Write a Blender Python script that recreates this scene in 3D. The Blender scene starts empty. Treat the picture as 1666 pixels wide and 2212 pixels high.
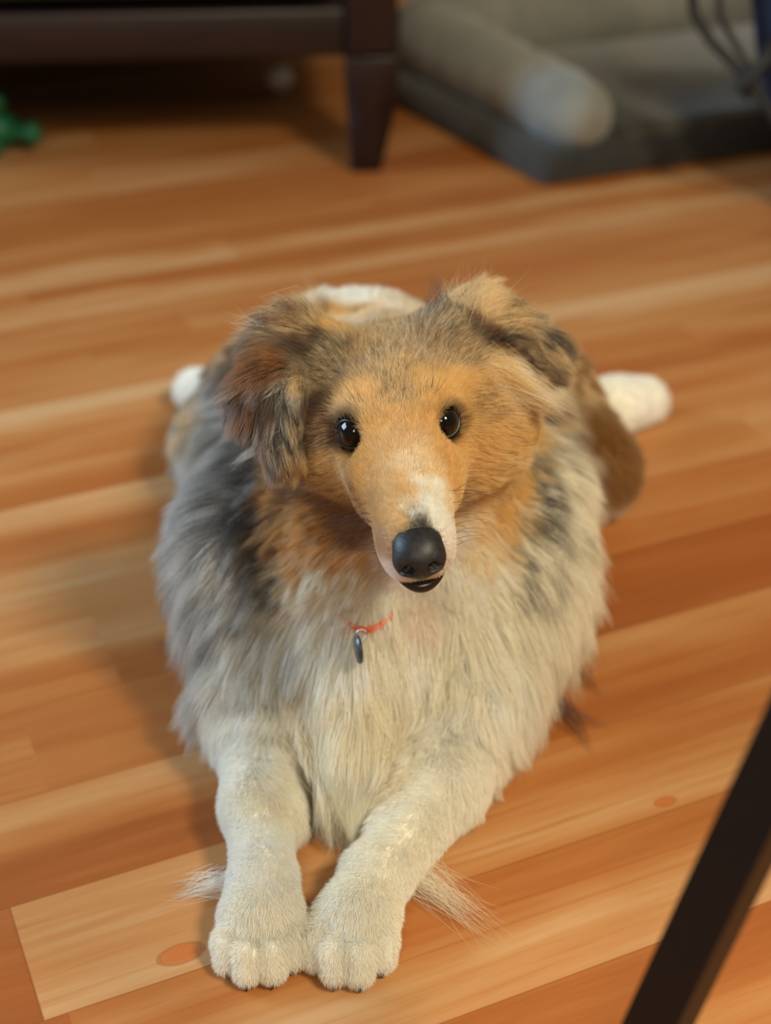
import bpy, bmesh, math, random
import numpy as np
from mathutils import Vector, Matrix, kdtree

rng = np.random.default_rng(7)
random.seed(7)
S = bpy.context.scene
COL = S.collection

# ------------------------------------------------------------------ camera
H, PITCH = 0.641, math.radians(32.0)
cam_d = bpy.data.cameras.new('camera')
cam = bpy.data.objects.new('camera', cam_d)
COL.objects.link(cam)
cam.location = (0, 0, H)
cam.rotation_euler = (math.radians(90) - PITCH, 0, 0)
cam_d.sensor_width = 36
cam_d.lens = 3200 / 2212 * 36
cam_d.clip_start = 0.02
cam_d.dof.use_dof = True
cam_d.dof.focus_distance = 0.79
cam_d.dof.aperture_fstop = 4.0
S.camera = cam
S.cycles.max_bounces = 8

# ------------------------------------------------------------------ world, lights, exposure
S.view_settings.view_transform = 'Standard'
S.view_settings.look = 'None'
S.view_settings.gamma = 1.0
S.view_settings.use_curve_mapping = False
S.view_settings.exposure = 0.27
W = bpy.data.worlds.new('world'); S.world = W
W.use_nodes = True
W.node_tree.nodes['Background'].inputs[0].default_value = (1.0, 0.84, 0.62, 1)
W.node_tree.nodes['Background'].inputs[1].default_value = 0.18

def area_light(name, loc, target, size, power, color, size_y=None):
    d = bpy.data.lights.new(name, 'AREA')
    d.energy = power; d.color = color; d.size = size
    if size_y: d.shape = 'RECTANGLE'; d.size_y = size_y
    o = bpy.data.objects.new(name, d); COL.objects.link(o)
    o.location = loc
    o.rotation_euler = (Vector(target) - Vector(loc)).to_track_quat('-Z', 'Y').to_euler()
    return o
area_light('front_fill_light', (-0.25, -1.30, 1.85), (0, 0.8, 0.1), 0.6, 15, (1.0, 0.88, 0.66))  # added fill from behind the camera to even out the chest
area_light('ceiling_lamp_light', (0.86, -0.05, 1.62), (0, 0.72, 0.0), 0.36, 36, (1.0, 0.88, 0.62))
area_light('window_daylight', (-2.05, 1.30, 1.05), (-0.1, 0.75, 0.1), 0.9, 44, (0.50, 0.76, 1.0), 1.0)

# ------------------------------------------------------------------ helpers
def srgb(r, g, b):
    return tuple(((c/255.0+0.055)/1.055)**2.4 if c/255.0 > 0.04045 else c/255.0/12.92 for c in (r, g, b))

def mat(name, color, rough=0.6, metallic=0.0, coat=0.0, spec=0.5, sheen=0.0):
    m = bpy.data.materials.new(name); m.use_nodes = True
    b = m.node_tree.nodes['Principled BSDF']
    b.inputs['Base Color'].default_value = (*color, 1)
    b.inputs['Roughness'].default_value = rough
    b.inputs['Metallic'].default_value = metallic
    b.inputs['Coat Weight'].default_value = coat
    b.inputs['Specular IOR Level'].default_value = spec
    b.inputs['Sheen Weight'].default_value = sheen
    return m

def noisy(name, c1, c2, scale, rough=0.8, stretch=(1, 1, 1), bump=0.0, bscale=None, spec=0.4, sheen=0.0, detail=4):
    m = mat(name, c1, rough, spec=spec, sheen=sheen)
    nt = m.node_tree; b = nt.nodes['Principled BSDF']
    tc = nt.nodes.new('ShaderNodeTexCoord'); mp = nt.nodes.new('ShaderNodeMapping')
    mp.inputs['Scale'].default_value = stretch
    n = nt.nodes.new('ShaderNodeTexNoise'); n.inputs['Scale'].default_value = scale; n.inputs['Detail'].default_value = detail
    r = nt.nodes.new('ShaderNodeValToRGB')
    r.color_ramp.elements[0].position = 0.32; r.color_ramp.elements[0].color = (*c1, 1)
    r.color_ramp.elements[1].position = 0.68; r.color_ramp.elements[1].color = (*c2, 1)
    L = nt.links
    L.new(tc.outputs['Object'], mp.inputs[0]); L.new(mp.outputs[0], n.inputs['Vector'])
    L.new(n.outputs[0], r.inputs[0]); L.new(r.outputs[0], b.inputs['Base Color'])
    if bump:
        n2 = nt.nodes.new('ShaderNodeTexNoise'); n2.inputs['Scale'].default_value = bscale or scale*4
        L.new(mp.outputs[0], n2.inputs['Vector'])
        bp = nt.nodes.new('ShaderNodeBump'); bp.inputs['Strength'].default_value = bump; bp.inputs['Distance'].default_value = 0.002
        L.new(n2.outputs[0], bp.inputs['Height']); L.new(bp.outputs[0], b.inputs['Normal'])
    return m

def link(name, me, m=None, parent=None, smooth=True):
    o = bpy.data.objects.new(name, me); COL.objects.link(o)
    if m is not None: me.materials.append(m)
    if smooth: me.polygons.foreach_set('use_smooth', [True]*len(me.polygons))
    if parent is not None: o.parent = parent
    return o

def tag(o, label=None, cat=None, group=None, kind=None):
    if label: o['label'] = label
    if cat: o['category'] = cat
    if group: o['group'] = group
    if kind: o['kind'] = kind
    return o

def bm_mesh(name, bm):
    me = bpy.data.meshes.new(name); bm.to_mesh(me); bm.free(); return me

def np_mesh(name, V, F):
    me = bpy.data.meshes.new(name)
    V = np.asarray(V, np.float32); F = np.asarray(F, np.int32); k = F.shape[1]
    me.vertices.add(len(V)); me.vertices.foreach_set('co', V.ravel())
    me.loops.add(F.size); me.loops.foreach_set('vertex_index', F.ravel())
    me.polygons.add(len(F)); me.polygons.foreach_set('loop_start', np.arange(0, F.size, k, dtype=np.int32))
    me.update(calc_edges=True); me.validate()
    return me

def box_bm(size, bevel=0.0, seg=2, taper=None):
    bm = bmesh.new(); bmesh.ops.create_cube(bm, size=1)
    for v in bm.verts:
        v.co.x *= size[0]; v.co.y *= size[1]; v.co.z *= size[2]
    if taper:
        for v in bm.verts:
            if v.co.z < 0: v.co.x *= taper; v.co.y *= taper
    if bevel: bmesh.ops.bevel(bm, geom=bm.edges[:]+bm.verts[:], offset=bevel, segments=seg, profile=0.5, affect='EDGES')
    return bm

def tube_mesh(name, pts, radii, seg=12, square=False, rot=0.0):
    """sweep a ring along a polyline, closed ends"""
    pts = [Vector(p) for p in pts]; n = len(pts)
    if not hasattr(radii, '__len__'): radii = [radii]*n
    V = []; F = []
    up = Vector((0, 0, 1))
    t0 = (pts[1]-pts[0]).normalized()
    u = t0.cross(up);
    if u.length < 1e-3: u = t0.cross(Vector((0, 1, 0)))
    u.normalize()
    k = 4 if square else seg
    for i, p in enumerate(pts):
        t = (pts[min(i+1, n-1)] - pts[max(i-1, 0)]).normalized()
        u = (u - t*u.dot(t)).normalized(); w = t.cross(u)
        for j in range(k):
            a = rot + 2*math.pi*j/k
            V.append(tuple(p + (u*math.cos(a) + w*math.sin(a))*radii[i]))
    bm = bmesh.new(); vs = [bm.verts.new(v) for v in V]
    for i in range(n-1):
        for j in range(k):
            bm.faces.new((vs[i*k+j], vs[i*k+(j+1) % k], vs[(i+1)*k+(j+1) % k], vs[(i+1)*k+j]))
    bm.faces.new(vs[:k][::-1]); bm.faces.new(vs[-k:])
    bmesh.ops.recalc_face_normals(bm, faces=bm.faces)
    return bm_mesh(name, bm)

# ------------------------------------------------------------------ floor
def floor_material():
    m = mat('pine_laminate', (0.5, 0.25, 0.1), 0.42, spec=0.35)
    nt = m.node_tree; L = nt.links; N = nt.nodes; b = N['Principled BSDF']
    def node(t, **kw):
        n = N.new(t)
        for k, v in kw.items(): setattr(n, k, v)
        return n
    def math_(op, a, bb=None, c=None):
        n = node('ShaderNodeMath', operation=op)
        for i, v in enumerate((a, bb, c)):
            if v is None: continue
            if isinstance(v, (int, float)): n.inputs[i].default_value = v
            else: L.new(v, n.inputs[i])
        return n.outputs[0]
    tc = node('ShaderNodeTexCoord')
    rot = node('ShaderNodeVectorRotate', rotation_type='Z_AXIS'); rot.inputs['Angle'].default_value = math.radians(-24)
    L.new(tc.outputs['Object'], rot.inputs['Vector'])
    sx = node('ShaderNodeSeparateXYZ'); L.new(rot.outputs[0], sx.inputs[0])
    u, v = sx.outputs[0], sx.outputs[1]
    vi = math_('DIVIDE', math_('SUBTRACT', v, 0.548), 0.0865)
    row = math_('FLOOR', vi); fr = math_('FRACT', vi)
    wn = node('ShaderNodeTexWhiteNoise', noise_dimensions='1D'); L.new(row, wn.inputs['W'])
    uo = math_('ADD', math_('DIVIDE', u, 0.78), math_('MULTIPLY', wn.outputs['Value'], 1.0))
    uo = math_('ADD', uo, 7.0)
    # the board whose end joint shows beside the dog's paw starts at u = 0.055
    is0 = math_('COMPARE', row, 0.0, 0.1)
    uo0 = math_('ADD', math_('DIVIDE', math_('SUBTRACT', u, 0.047), 0.78), 8.0)
    um = node('ShaderNodeMix', data_type='FLOAT'); L.new(is0, um.inputs[0]); L.new(uo, um.inputs[2]); L.new(uo0, um.inputs[3])
    seg = math_('FLOOR', um.outputs[0]); segf = math_('FRACT', um.outputs[0])
    cid = node('ShaderNodeCombineXYZ'); L.new(row, cid.inputs[0]); L.new(seg, cid.inputs[1])
    w2 = node('ShaderNodeTexWhiteNoise', noise_dimensions='2D'); L.new(cid.outputs[0], w2.inputs['Vector'])
    tone = math_('ADD', 0.38, math_('MULTIPLY', w2.outputs['Value'], 0.38))
    wob = node('ShaderNodeTexNoise'); wob.inputs['Scale'].default_value = 5.0; L.new(rot.outputs[0], wob.inputs['Vector'])
    fsm = node('ShaderNodeMapRange', interpolation_type='SMOOTHSTEP'); fsm.inputs[1].default_value = 0.30; fsm.inputs[2].default_value = 0.70
    L.new(math_('ADD', fr, math_('MULTIPLY', math_('SUBTRACT', wob.outputs[0], 0.5), 0.9)), fsm.inputs[0]); frs = fsm.outputs[0]
    # explicit tones of the nearest rows: (row, seg0) -> tone
    def pick(r, tval, t, useg=None):
        c = math_('COMPARE', row, float(r), 0.1)
        if useg is not None:
            g = math_('GREATER_THAN', u, useg[0]); l = math_('LESS_THAN', u, useg[1])
            c = math_('MULTIPLY', c, math_('MULTIPLY', g, l))
        mx = node('ShaderNodeMix', data_type='FLOAT'); L.new(c, mx.inputs[0]); L.new(t, mx.inputs[2])
        L.new(math_('ADD', tval[0], math_('MULTIPLY', frs, tval[1]-tval[0])), mx.inputs[3])
        return mx.outputs[0]
    for args in ROW_TONES: tone = pick(args[0], args[1], tone, args[2] if len(args) > 2 else None)
    # grain: stretched noise, offset per board
    off = node('ShaderNodeVectorMath', operation='SCALE'); L.new(w2.outputs['Color'], off.inputs[0]); off.inputs['Scale'].default_value = 20
    uv = node('ShaderNodeCombineXYZ'); L.new(u, uv.inputs[0]); L.new(v, uv.inputs[1])
    ad = node('ShaderNodeVectorMath', operation='ADD'); L.new(uv.outputs[0], ad.inputs[0]); L.new(off.outputs[0], ad.inputs[1])
    def grain(sx_, sy_, det, dist=0.0):
        mp = node('ShaderNodeMapping'); mp.inputs['Scale'].default_value = (sx_, sy_, 1); L.new(ad.outputs[0], mp.inputs[0])
        n = node('ShaderNodeTexNoise'); n.inputs['Scale'].default_value = 1; n.inputs['Detail'].default_value = det
        n.inputs['Distortion'].default_value = dist
        L.new(mp.outputs[0], n.inputs['Vector']); return n.outputs[0]
    g1 = grain(2.2, 26, 3, 0.6); g2 = grain(7, 160, 4, 0.2); g3 = grain(45, 620, 2); g4 = grain(1.2, 9, 2)
    def center(x, k): return math_('MULTIPLY', math_('SUBTRACT', x, 0.5), k)
    t = math_('ADD', tone, center(g1, 0.80))
    t = math_('ADD', t, center(g4, 0.35))
    t = math_('ADD', t, center(g2, 0.30))
    t = math_('ADD', t, center(g3, 0.10))
    ramp = node('ShaderNodeValToRGB'); cr = ramp.color_ramp
    stops = [(0.0, FLOOR_C[0]), (0.28, FLOOR_C[1]), (0.55, FLOOR_C[2]), (0.8, FLOOR_C[3]), (1.0, FLOOR_C[4])]
    cr.elements[0].position = 0; cr.elements[0].color = (*stops[0][1], 1)
    cr.elements[1].position = 1; cr.elements[1].color = (*stops[-1][1], 1)
    for p, c in stops[1:-1]:
        e = cr.elements.new(p); e.color = (*c, 1)
    L.new(t, ramp.inputs[0])
    col = ramp.outputs[0]
    # fine dark grain streaks
    def mixc(fac, a, cb):
        mx = node('ShaderNodeMix', data_type='RGBA', blend_type='MIX')
        if isinstance(fac, float): mx.inputs[0].default_value = fac
        else: L.new(fac, mx.inputs[0])
        L.new(a, mx.inputs[6]); mx.inputs[7].default_value = (*cb, 1)
        return mx.outputs[2]
    streak = grain(3.0, 95, 3, 1.0)
    sr = node('ShaderNodeMapRange'); sr.inputs[1].default_value = 0.60; sr.inputs[2].default_value = 0.74; sr.inputs[3].default_value = 0; sr.inputs[4].default_value = 0.55
    L.new(streak, sr.inputs[0]); col = mixc(sr.outputs[0], col, srgb(150, 78, 28))
    # seams
    e1 = math_('ABSOLUTE', math_('SUBTRACT', fr, 0.5)); sm = math_('GREATER_THAN', e1, 0.4935)
    e2 = math_('ABSOLUTE', math_('SUBTRACT', segf, 0.5)); sm2 = math_('GREATER_THAN', e2, 0.4991)
    seam = math_('MULTIPLY', math_('MAXIMUM', sm, math_('MULTIPLY', sm2, is0)), 0.45)
    # knots
    for (kx, ky, kr) in KNOTS:
        c, s_ = math.cos(math.radians(24)), math.sin(math.radians(24))
        ku, kv = c*kx + s_*ky, -s_*kx + c*ky
        du = math_('DIVIDE', math_('SUBTRACT', u, ku), kr*1.9); dv = math_('DIVIDE', math_('SUBTRACT', v, kv), kr)
        d = math_('SQRT', math_('ADD', math_('MULTIPLY', du, du), math_('MULTIPLY', dv, dv)))
        mr = node('ShaderNodeMapRange'); mr.interpolation_type = 'SMOOTHSTEP'
        mr.inputs[1].default_value = 0.65; mr.inputs[2].default_value = 1.15; mr.inputs[3].default_value = 0.75; mr.inputs[4].default_value = 0.0
        L.new(d, mr.inputs[0]); col = mixc(mr.outputs[0], col, srgb(178, 92, 32))
        ring = math_('MULTIPLY', math_('COMPARE', d, 0.95, 0.13), 0.4); col = mixc(ring, col, srgb(150, 70, 22))
    col = mixc(seam, col, srgb(120, 62, 25))
    L.new(col, b.inputs['Base Color'])
    bp = node('ShaderNodeBump'); bp.inputs['Strength'].default_value = 0.12; bp.inputs['Distance'].default_value = 0.0006
    L.new(g2, bp.inputs['Height']); L.new(bp.outputs[0], b.inputs['Normal'])
    rr = node('ShaderNodeMapRange'); rr.inputs[3].default_value = 0.36; rr.inputs[4].default_value = 0.52
    L.new(g2, rr.inputs[0]); L.new(rr.outputs[0], b.inputs['Roughness'])
    return m
FLOOR_C = [srgb(134, 71, 29), srgb(150, 85, 39), srgb(164, 103, 54), srgb(176, 124, 77), srgb(186, 146, 105)]
ROW_TONES = [(-3, (.55, .5)), (-2, (.60, .28)), (-1, (.85, .48), (0.06, 4)), (-1, (.3, .3), (-4, 0.06)), (0, (.85, .85), (0.047, 0.24)), (0, (.72, .66), (0.24, 4)), (0, (.25, .25), (-4, 0.047)),
    (1, (.32, .82), (-4, 0.2)), (1, (.42, .66), (0.2, 4)), (2, (.55, .45), (-4, 0.25)), (2, (.18, .30), (0.25, 4)), (3, (.42, .82), (-4, 0.3)), (3, (.48, .55), (0.3, 4)), (4, (.72, .72)), (5, (.42, .70), (-4, 0.4)),
    (5, (.70, .60), (0.4, 4)), (6, (.38, .60)), (7, (.72, .98)), (8, (.70, .52)), (9, (.52, .58)), (10, (.78, .45)), (11, (.82, .32)), (12, (.55, .4)), (13, (.3, .35))]
KNOTS = [(-0.113, 0.565, 0.007), (0.174, 0.686, 0.004)]
bm = bmesh.new()
vs = [bm.verts.new(c) for c in ((-3.2, -2.4, 0), (3.2, -2.4, 0), (3.2, 3.4, 0), (-3.2, 3.4, 0))]
bm.faces.new(vs)
floor = link('floor', bm_mesh('floor', bm), floor_material(), smooth=False); tag(floor, kind='structure')
wallm = noisy('wall_paint', srgb(176, 168, 146), srgb(184, 176, 154), 3, rough=0.9)
bm = box_bm((6.4, 0.08, 2.5)); w = link('wall_back', bm_mesh('wall_back', bm), wallm, smooth=False); w.location = (0, 2.90, 1.25); tag(w, kind='structure')
bm = box_bm((6.4, 0.014, 0.1), 0.003); w = link('baseboard_back', bm_mesh('baseboard_back', bm), mat('white_trim', srgb(215, 210, 198), 0.5)); w.location = (0, 2.853, 0.0501); tag(w, kind='structure')
# ------------------------------------------------------------------ couch
def empty(name, loc, rz=0.0):
    o = bpy.data.objects.new(name, None); COL.objects.link(o); o.location = loc; o.rotation_euler = (0, 0, rz); o.empty_display_size = 0.05
    return o
wood = noisy('dark_stained_wood', srgb(22, 9, 9), srgb(33, 14, 13), 6, rough=0.42, stretch=(1, 6, 6), spec=0.4)
couch = empty('couch', (-0.018, 1.872, 0), math.radians(4.5))
tag(couch, 'couch with a dark brown wooden frame and tapered legs', 'couch')
def block(name, size, loc, m, parent, bevel=0.004, taper=None):
    o = link(name, bm_mesh(name, box_bm(size, bevel, 2, taper)), m, parent); o.location = loc; return o
for lx, ly in ((0, 0.0), (0, 0.78), (-1.7, 0.0), (-1.7, 0.78)):
    bm = box_bm((0.064, 0.060, 0.150), 0.003, 2)
    for v in bm.verts:
        k = min(1, max(0, (-v.co.z-0.01)/0.065)); 
        v.co.x = v.co.x*(1-0.42*k)-0.008*k*(1 if lx == 0 else -1); v.co.y *= 1-0.35*k
    bmesh.ops.subdivide_edges(bm, edges=[e for e in bm.edges if abs(e.verts[0].co.z-e.verts[1].co.z) > 0.1], cuts=3)
    for v in bm.verts:
        if -0.06 < v.co.z < 0.06:
            t = (0.075-v.co.z)/0.15; k = max(0, (t-0.35)/0.65)
            v.co.x = (0.032 if v.co.x > 0 else -0.032)*(1-0.42*k)-0.008*k*(1 if lx == 0 else -1) if abs(v.co.x) > 0.012 else v.co.x
    o = link('leg', bm_mesh('leg', bm), wood, couch); o.location = (lx, ly, 0.0752)
block('front_rail', (1.64, 0.028, 0.058), (-0.85, 0.0, 0.176), wood, couch)
block('side_rail', (0.028, 0.72, 0.058), (0.0, 0.39, 0.176), wood, couch)
block('side_rail', (0.028, 0.72, 0.058), (-1.7, 0.39, 0.176), wood, couch)
block('back_rail', (1.64, 0.028, 0.058), (-0.85, 0.78, 0.176), wood, couch)
for lx in (0, -1.7):
    for ly in (0, 0.78): block('arm_post', (0.062, 0.058, 0.40), (lx, ly, 0.352), wood, couch)
    block('armrest', (0.085, 0.90, 0.03), (lx, 0.38, 0.567), wood, couch, 0.008)
cush = noisy('olive_upholstery', srgb(60, 50, 32), srgb(72, 60, 40), 40, rough=0.95, bump=0.3, bscale=500)
block('light_block_panel', (1.62, 0.74, 0.004), (-0.85, 0.39, 0.150), mat('light_block_black', (0.008, 0.008, 0.008), 1.0, spec=0.1), couch, 0)  # unseen black panel, added to keep light out from under the couch
block('seat_cushion', (1.62, 0.76, 0.15), (-0.85, 0.395, 0.2815), cush, couch, 0.03)
block('back_cushion', (1.62, 0.16, 0.42), (-0.85, 0.70, 0.57), cush, couch, 0.05)

# ------------------------------------------------------------------ dog bed
bed_o = np.array([0.198, 1.786]); ex = np.array([math.cos(math.radians(23.5)), math.sin(math.radians(23.5))]); ey = np.array([-0.47, 0.883])
bed = empty('dog_bed', (bed_o[0], bed_o[1], 0)); tag(bed, 'dark grey dog bed with lighter grey bolsters around a plush mat', 'dog bed')
def bp(a, b, z): p = ex*a+ey*b; return (float(p[0]), float(p[1]), z)
greyd = noisy('charcoal_bed_fabric', srgb(38, 38, 39), srgb(50, 49, 47), 30, rough=0.95, bump=0.4, bscale=300, sheen=0.2)
greyl = noisy('grey_bolster_fabric', srgb(108, 108, 102), srgb(130, 128, 120), 12, rough=0.95, bump=0.4, bscale=260, sheen=0.3)
plush = noisy('plush_mat_fabric', srgb(44, 46, 42), srgb(78, 74, 68), 14, rough=1.0, bump=0.8, bscale=90, sheen=0.4)
def prism(name, outline, z0, z1, m, parent, bevel):
    bm = bmesh.new(); lo = [bm.verts.new((x, y, z0)) for x, y in outline]; bm.faces.new(lo[::-1])
    hi = [bm.verts.new((x, y, z1)) for x, y in outline]; bm.faces.new(hi); n = len(lo)
    for i in range(n): bm.faces.new((lo[i], lo[(i+1) % n], hi[(i+1) % n], hi[i]))
    bmesh.ops.bevel(bm, geom=bm.edges[:]+bm.verts[:], offset=bevel, segments=4, profile=0.5, affect='EDGES')
    return link(name, bm_mesh(name, bm), m, parent)
q = [bp(0, 0, 0)[:2], bp(0.78, 0, 0)[:2], bp(0.78, 0.48, 0)[:2], bp(0, 0.48, 0)[:2]]
prism('base', q, 0.001, 0.048, greyd, bed, 0.016)
q = [bp(0.115, 0.006, 0)[:2], bp(0.70, 0.006, 0)[:2], bp(0.70, 0.38, 0)[:2], bp(0.115, 0.38, 0)[:2]]
mo_ = prism('mat', q, 0.043, 0.066, plush, bed, 0.011)
def bolster(pts, r0, r1):
    P_ = [Vector(p) for p in pts]; n = len(P_); R = []
    for i in range(n):
        t = i/(n-1); r = r0+(r1-r0)*t; e = min(t, 1-t)*n
        R.append(r*min(1.0, (0.50+0.5*math.sqrt(min(1, e/2.5)))) if e < 2.5 else r*(1+0.03*math.sin(i*1.9)))
    return tube_mesh('bolster', P_, R, 28)
link('bolster', bolster([bp(0.066, -0.006+0.46*i/23, 0.078+0.010*i/23) for i in range(24)], 0.045, 0.056), greyl, bed)
link('bolster', bolster([bp(0.03+0.72*i/23, 0.425, 0.100) for i in range(24)], 0.062, 0.062), greyl, bed)
link('bolster', bolster([bp(0.72, -0.006+0.46*i/23, 0.078+0.010*i/23) for i in range(24)], 0.045, 0.056), greyl, bed)

# ------------------------------------------------------------------ navy bag with black straps at the bed
bagm = noisy('navy_canvas', srgb(6, 20, 42), srgb(10, 27, 52), 60, rough=0.85, bump=0.3, bscale=800)
strapm = mat('black_webbing', srgb(16, 15, 18), 0.7)
bag = empty('bag', (0.546, 1.72, 0)); tag(bag, 'navy blue fabric bag with black straps in front of the dog bed', 'bag')
bm = bmesh.new()
rings = []
for i in range(14):
    t = i/13; z = 0.002+0.30*t; xl = -0.050-0.105*t+0.004*math.sin(t*9); xr = 0.115+0.02*t; hy = (0.075-0.035*t)*(1 if i else 0.9)
    ring = []
    for j in range(28):
        a = 2*math.pi*j/28; ca, sa = math.cos(a), math.sin(a)
        sx = math.copysign(abs(ca)**0.5, ca); sy = math.copysign(abs(sa)**0.5, sa)
        x = (xl+xr)/2+(xr-xl)/2*sx; y = hy*sy*(1+0.06*math.sin(x*70+t*6))
        ring.append(bm.verts.new((x, y, z)))
    rings.append(ring)
for a, b in zip(rings, rings[1:]):
    for j in range(28): bm.faces.new((a[j], a[(j+1) % 28], b[(j+1) % 28], b[j]))
bm.faces.new(rings[0][::-1]); bm.faces.new(rings[-1])
link('bag_body', bm_mesh('bag_body', bm), bagm, bag)
def W2(p): return (p[0]-0.546, p[1]-1.72, p[2])
link('strap', tube_mesh('strap', [W2(p) for p in ((0.47, 1.70, 0.355), (0.40, 1.70, 0.372), (0.352, 1.70, 0.33), (0.338, 1.70, 0.27), (0.345, 1.70, 0.235), (0.366, 1.69, 0.207), (0.392, 1.68, 0.185), (0.410, 1.67, 0.168), (0.432, 1.66, 0.143), (0.452, 1.65, 0.115), (0.475, 1.645, 0.10))], 0.0060, 10), strapm, bag)
link('strap', tube_mesh('strap', [W2(p) for p in ((0.45, 1.70, 0.35), (0.385, 1.69, 0.33), (0.366, 1.69, 0.27), (0.372, 1.685, 0.235), (0.392, 1.675, 0.205), (0.408, 1.67, 0.184), (0.403, 1.665, 0.160), (0.409, 1.662, 0.150))], 0.0040, 10), strapm, bag)
link('strap', tube_mesh('strap', [W2(p) for p in ((0.437, 1.68, 0.212), (0.424, 1.668, 0.192), (0.410, 1.664, 0.176), (0.398, 1.66, 0.158))], 0.0085, 10), strapm, bag)

# ------------------------------------------------------------------ small things under the couch
bm = bmesh.new(); bmesh.ops.create_uvsphere(bm, u_segments=32, v_segments=20, radius=0.0185)
ball = link('ball', bm_mesh('ball', bm), noisy('worn_white_rubber', srgb(214, 208, 190), srgb(232, 228, 214), 90, rough=0.55), None); ball.location = (-0.157, 2.215, 0.019)
tag(ball, 'small white ball on the floor under the couch', 'ball')
grm = noisy('green_rubber', srgb(4, 74, 44), srgb(6, 88, 54), 30, rough=0.5)
toy = empty('chew_toy', (-0.512, 1.925, 0.032)); tag(toy, 'green rubber knobbed chew toy on the floor under the couch', 'dog toy')
bm = bmesh.new(); bmesh.ops.create_uvsphere(bm, u_segments=24, v_segments=16, radius=0.025); link('core', bm_mesh('core', bm), grm, toy)
for v in ((0.044, 0, -0.004), (-0.044, 0, -0.004), (0.004, 0.04, -0.006), (0, -0.04, -0.008), (0, 0, 0.038)):
    bm = bmesh.new(); bmesh.ops.create_uvsphere(bm, u_segments=20, v_segments=14, radius=0.0150); k = link('knob', bm_mesh('knob', bm), grm, toy); k.location = v
    link('neck', tube_mesh('neck', [(0, 0, 0), tuple(-c*0.7 for c in v)], [0.009, 0.009], 12), grm, k)

# ------------------------------------------------------------------ square-tube metal frame of a table, its near leg crossing the corner of the view
metal = noisy('black_powder_coat', srgb(9, 7, 8), srgb(12, 10, 10), 200, rough=0.5, bump=0.15, bscale=1500, spec=0.3)
fr = empty('table_frame', (0.081, 0.400, 0)); tag(fr, 'black square-tube metal frame with splayed legs standing beside the dog', 'table frame')
R_ = 0.0147
for (a, b) in (((0, 0, 0.0105), (0.160, 0, 0.74)), ((1.05, 0, 0.0105), (0.89, 0, 0.74)), ((0, -0.75, 0.0105), (0.160, -0.75, 0.74)), ((1.05, -0.75, 0.0105), (0.89, -0.75, 0.74))):
    lg = link('leg', tube_mesh('leg', [a, b], R_, square=True), metal, fr, smooth=False)
    link('foot_pad', tube_mesh('foot_pad', [(a[0], a[1], 0.0005), (a[0], a[1], 0.011)], 0.013, 16), strapm, lg)
for (a, b) in (((0.15, 0, 0.745), (0.90, 0, 0.745)), ((0.15, -0.75, 0.745), (0.90, -0.75, 0.745)), ((0.16, -0.76, 0.745), (0.16, 0.01, 0.745)), ((0.89, -0.76, 0.745), (0.89, 0.01, 0.745))):
    link('top_rail', tube_mesh('top_rail', [a, b], R_, square=True, rot=math.pi/4), metal, fr, smooth=False)

# ------------------------------------------------------------------ dog: one continuous body surface grown from a distance field
HO = np.array([0.0074, 0.715, 0.2485])            # point between the eyes
HM = np.array([0.091, -0.973, -0.21]); HM /= np.linalg.norm(HM)          # muzzle direction
HS = np.array([0.988, 0.062, 0.137]); HS -= HM*(HS@HM); HS /= np.linalg.norm(HS)   # towards the dog's left eye
HT = np.cross(HM, HS)*1.0
if HT[2] < 0: HT = -HT
def hp(a, b, c): return HO + a*HM + b*HS + c*HT   # head-local to world

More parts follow.
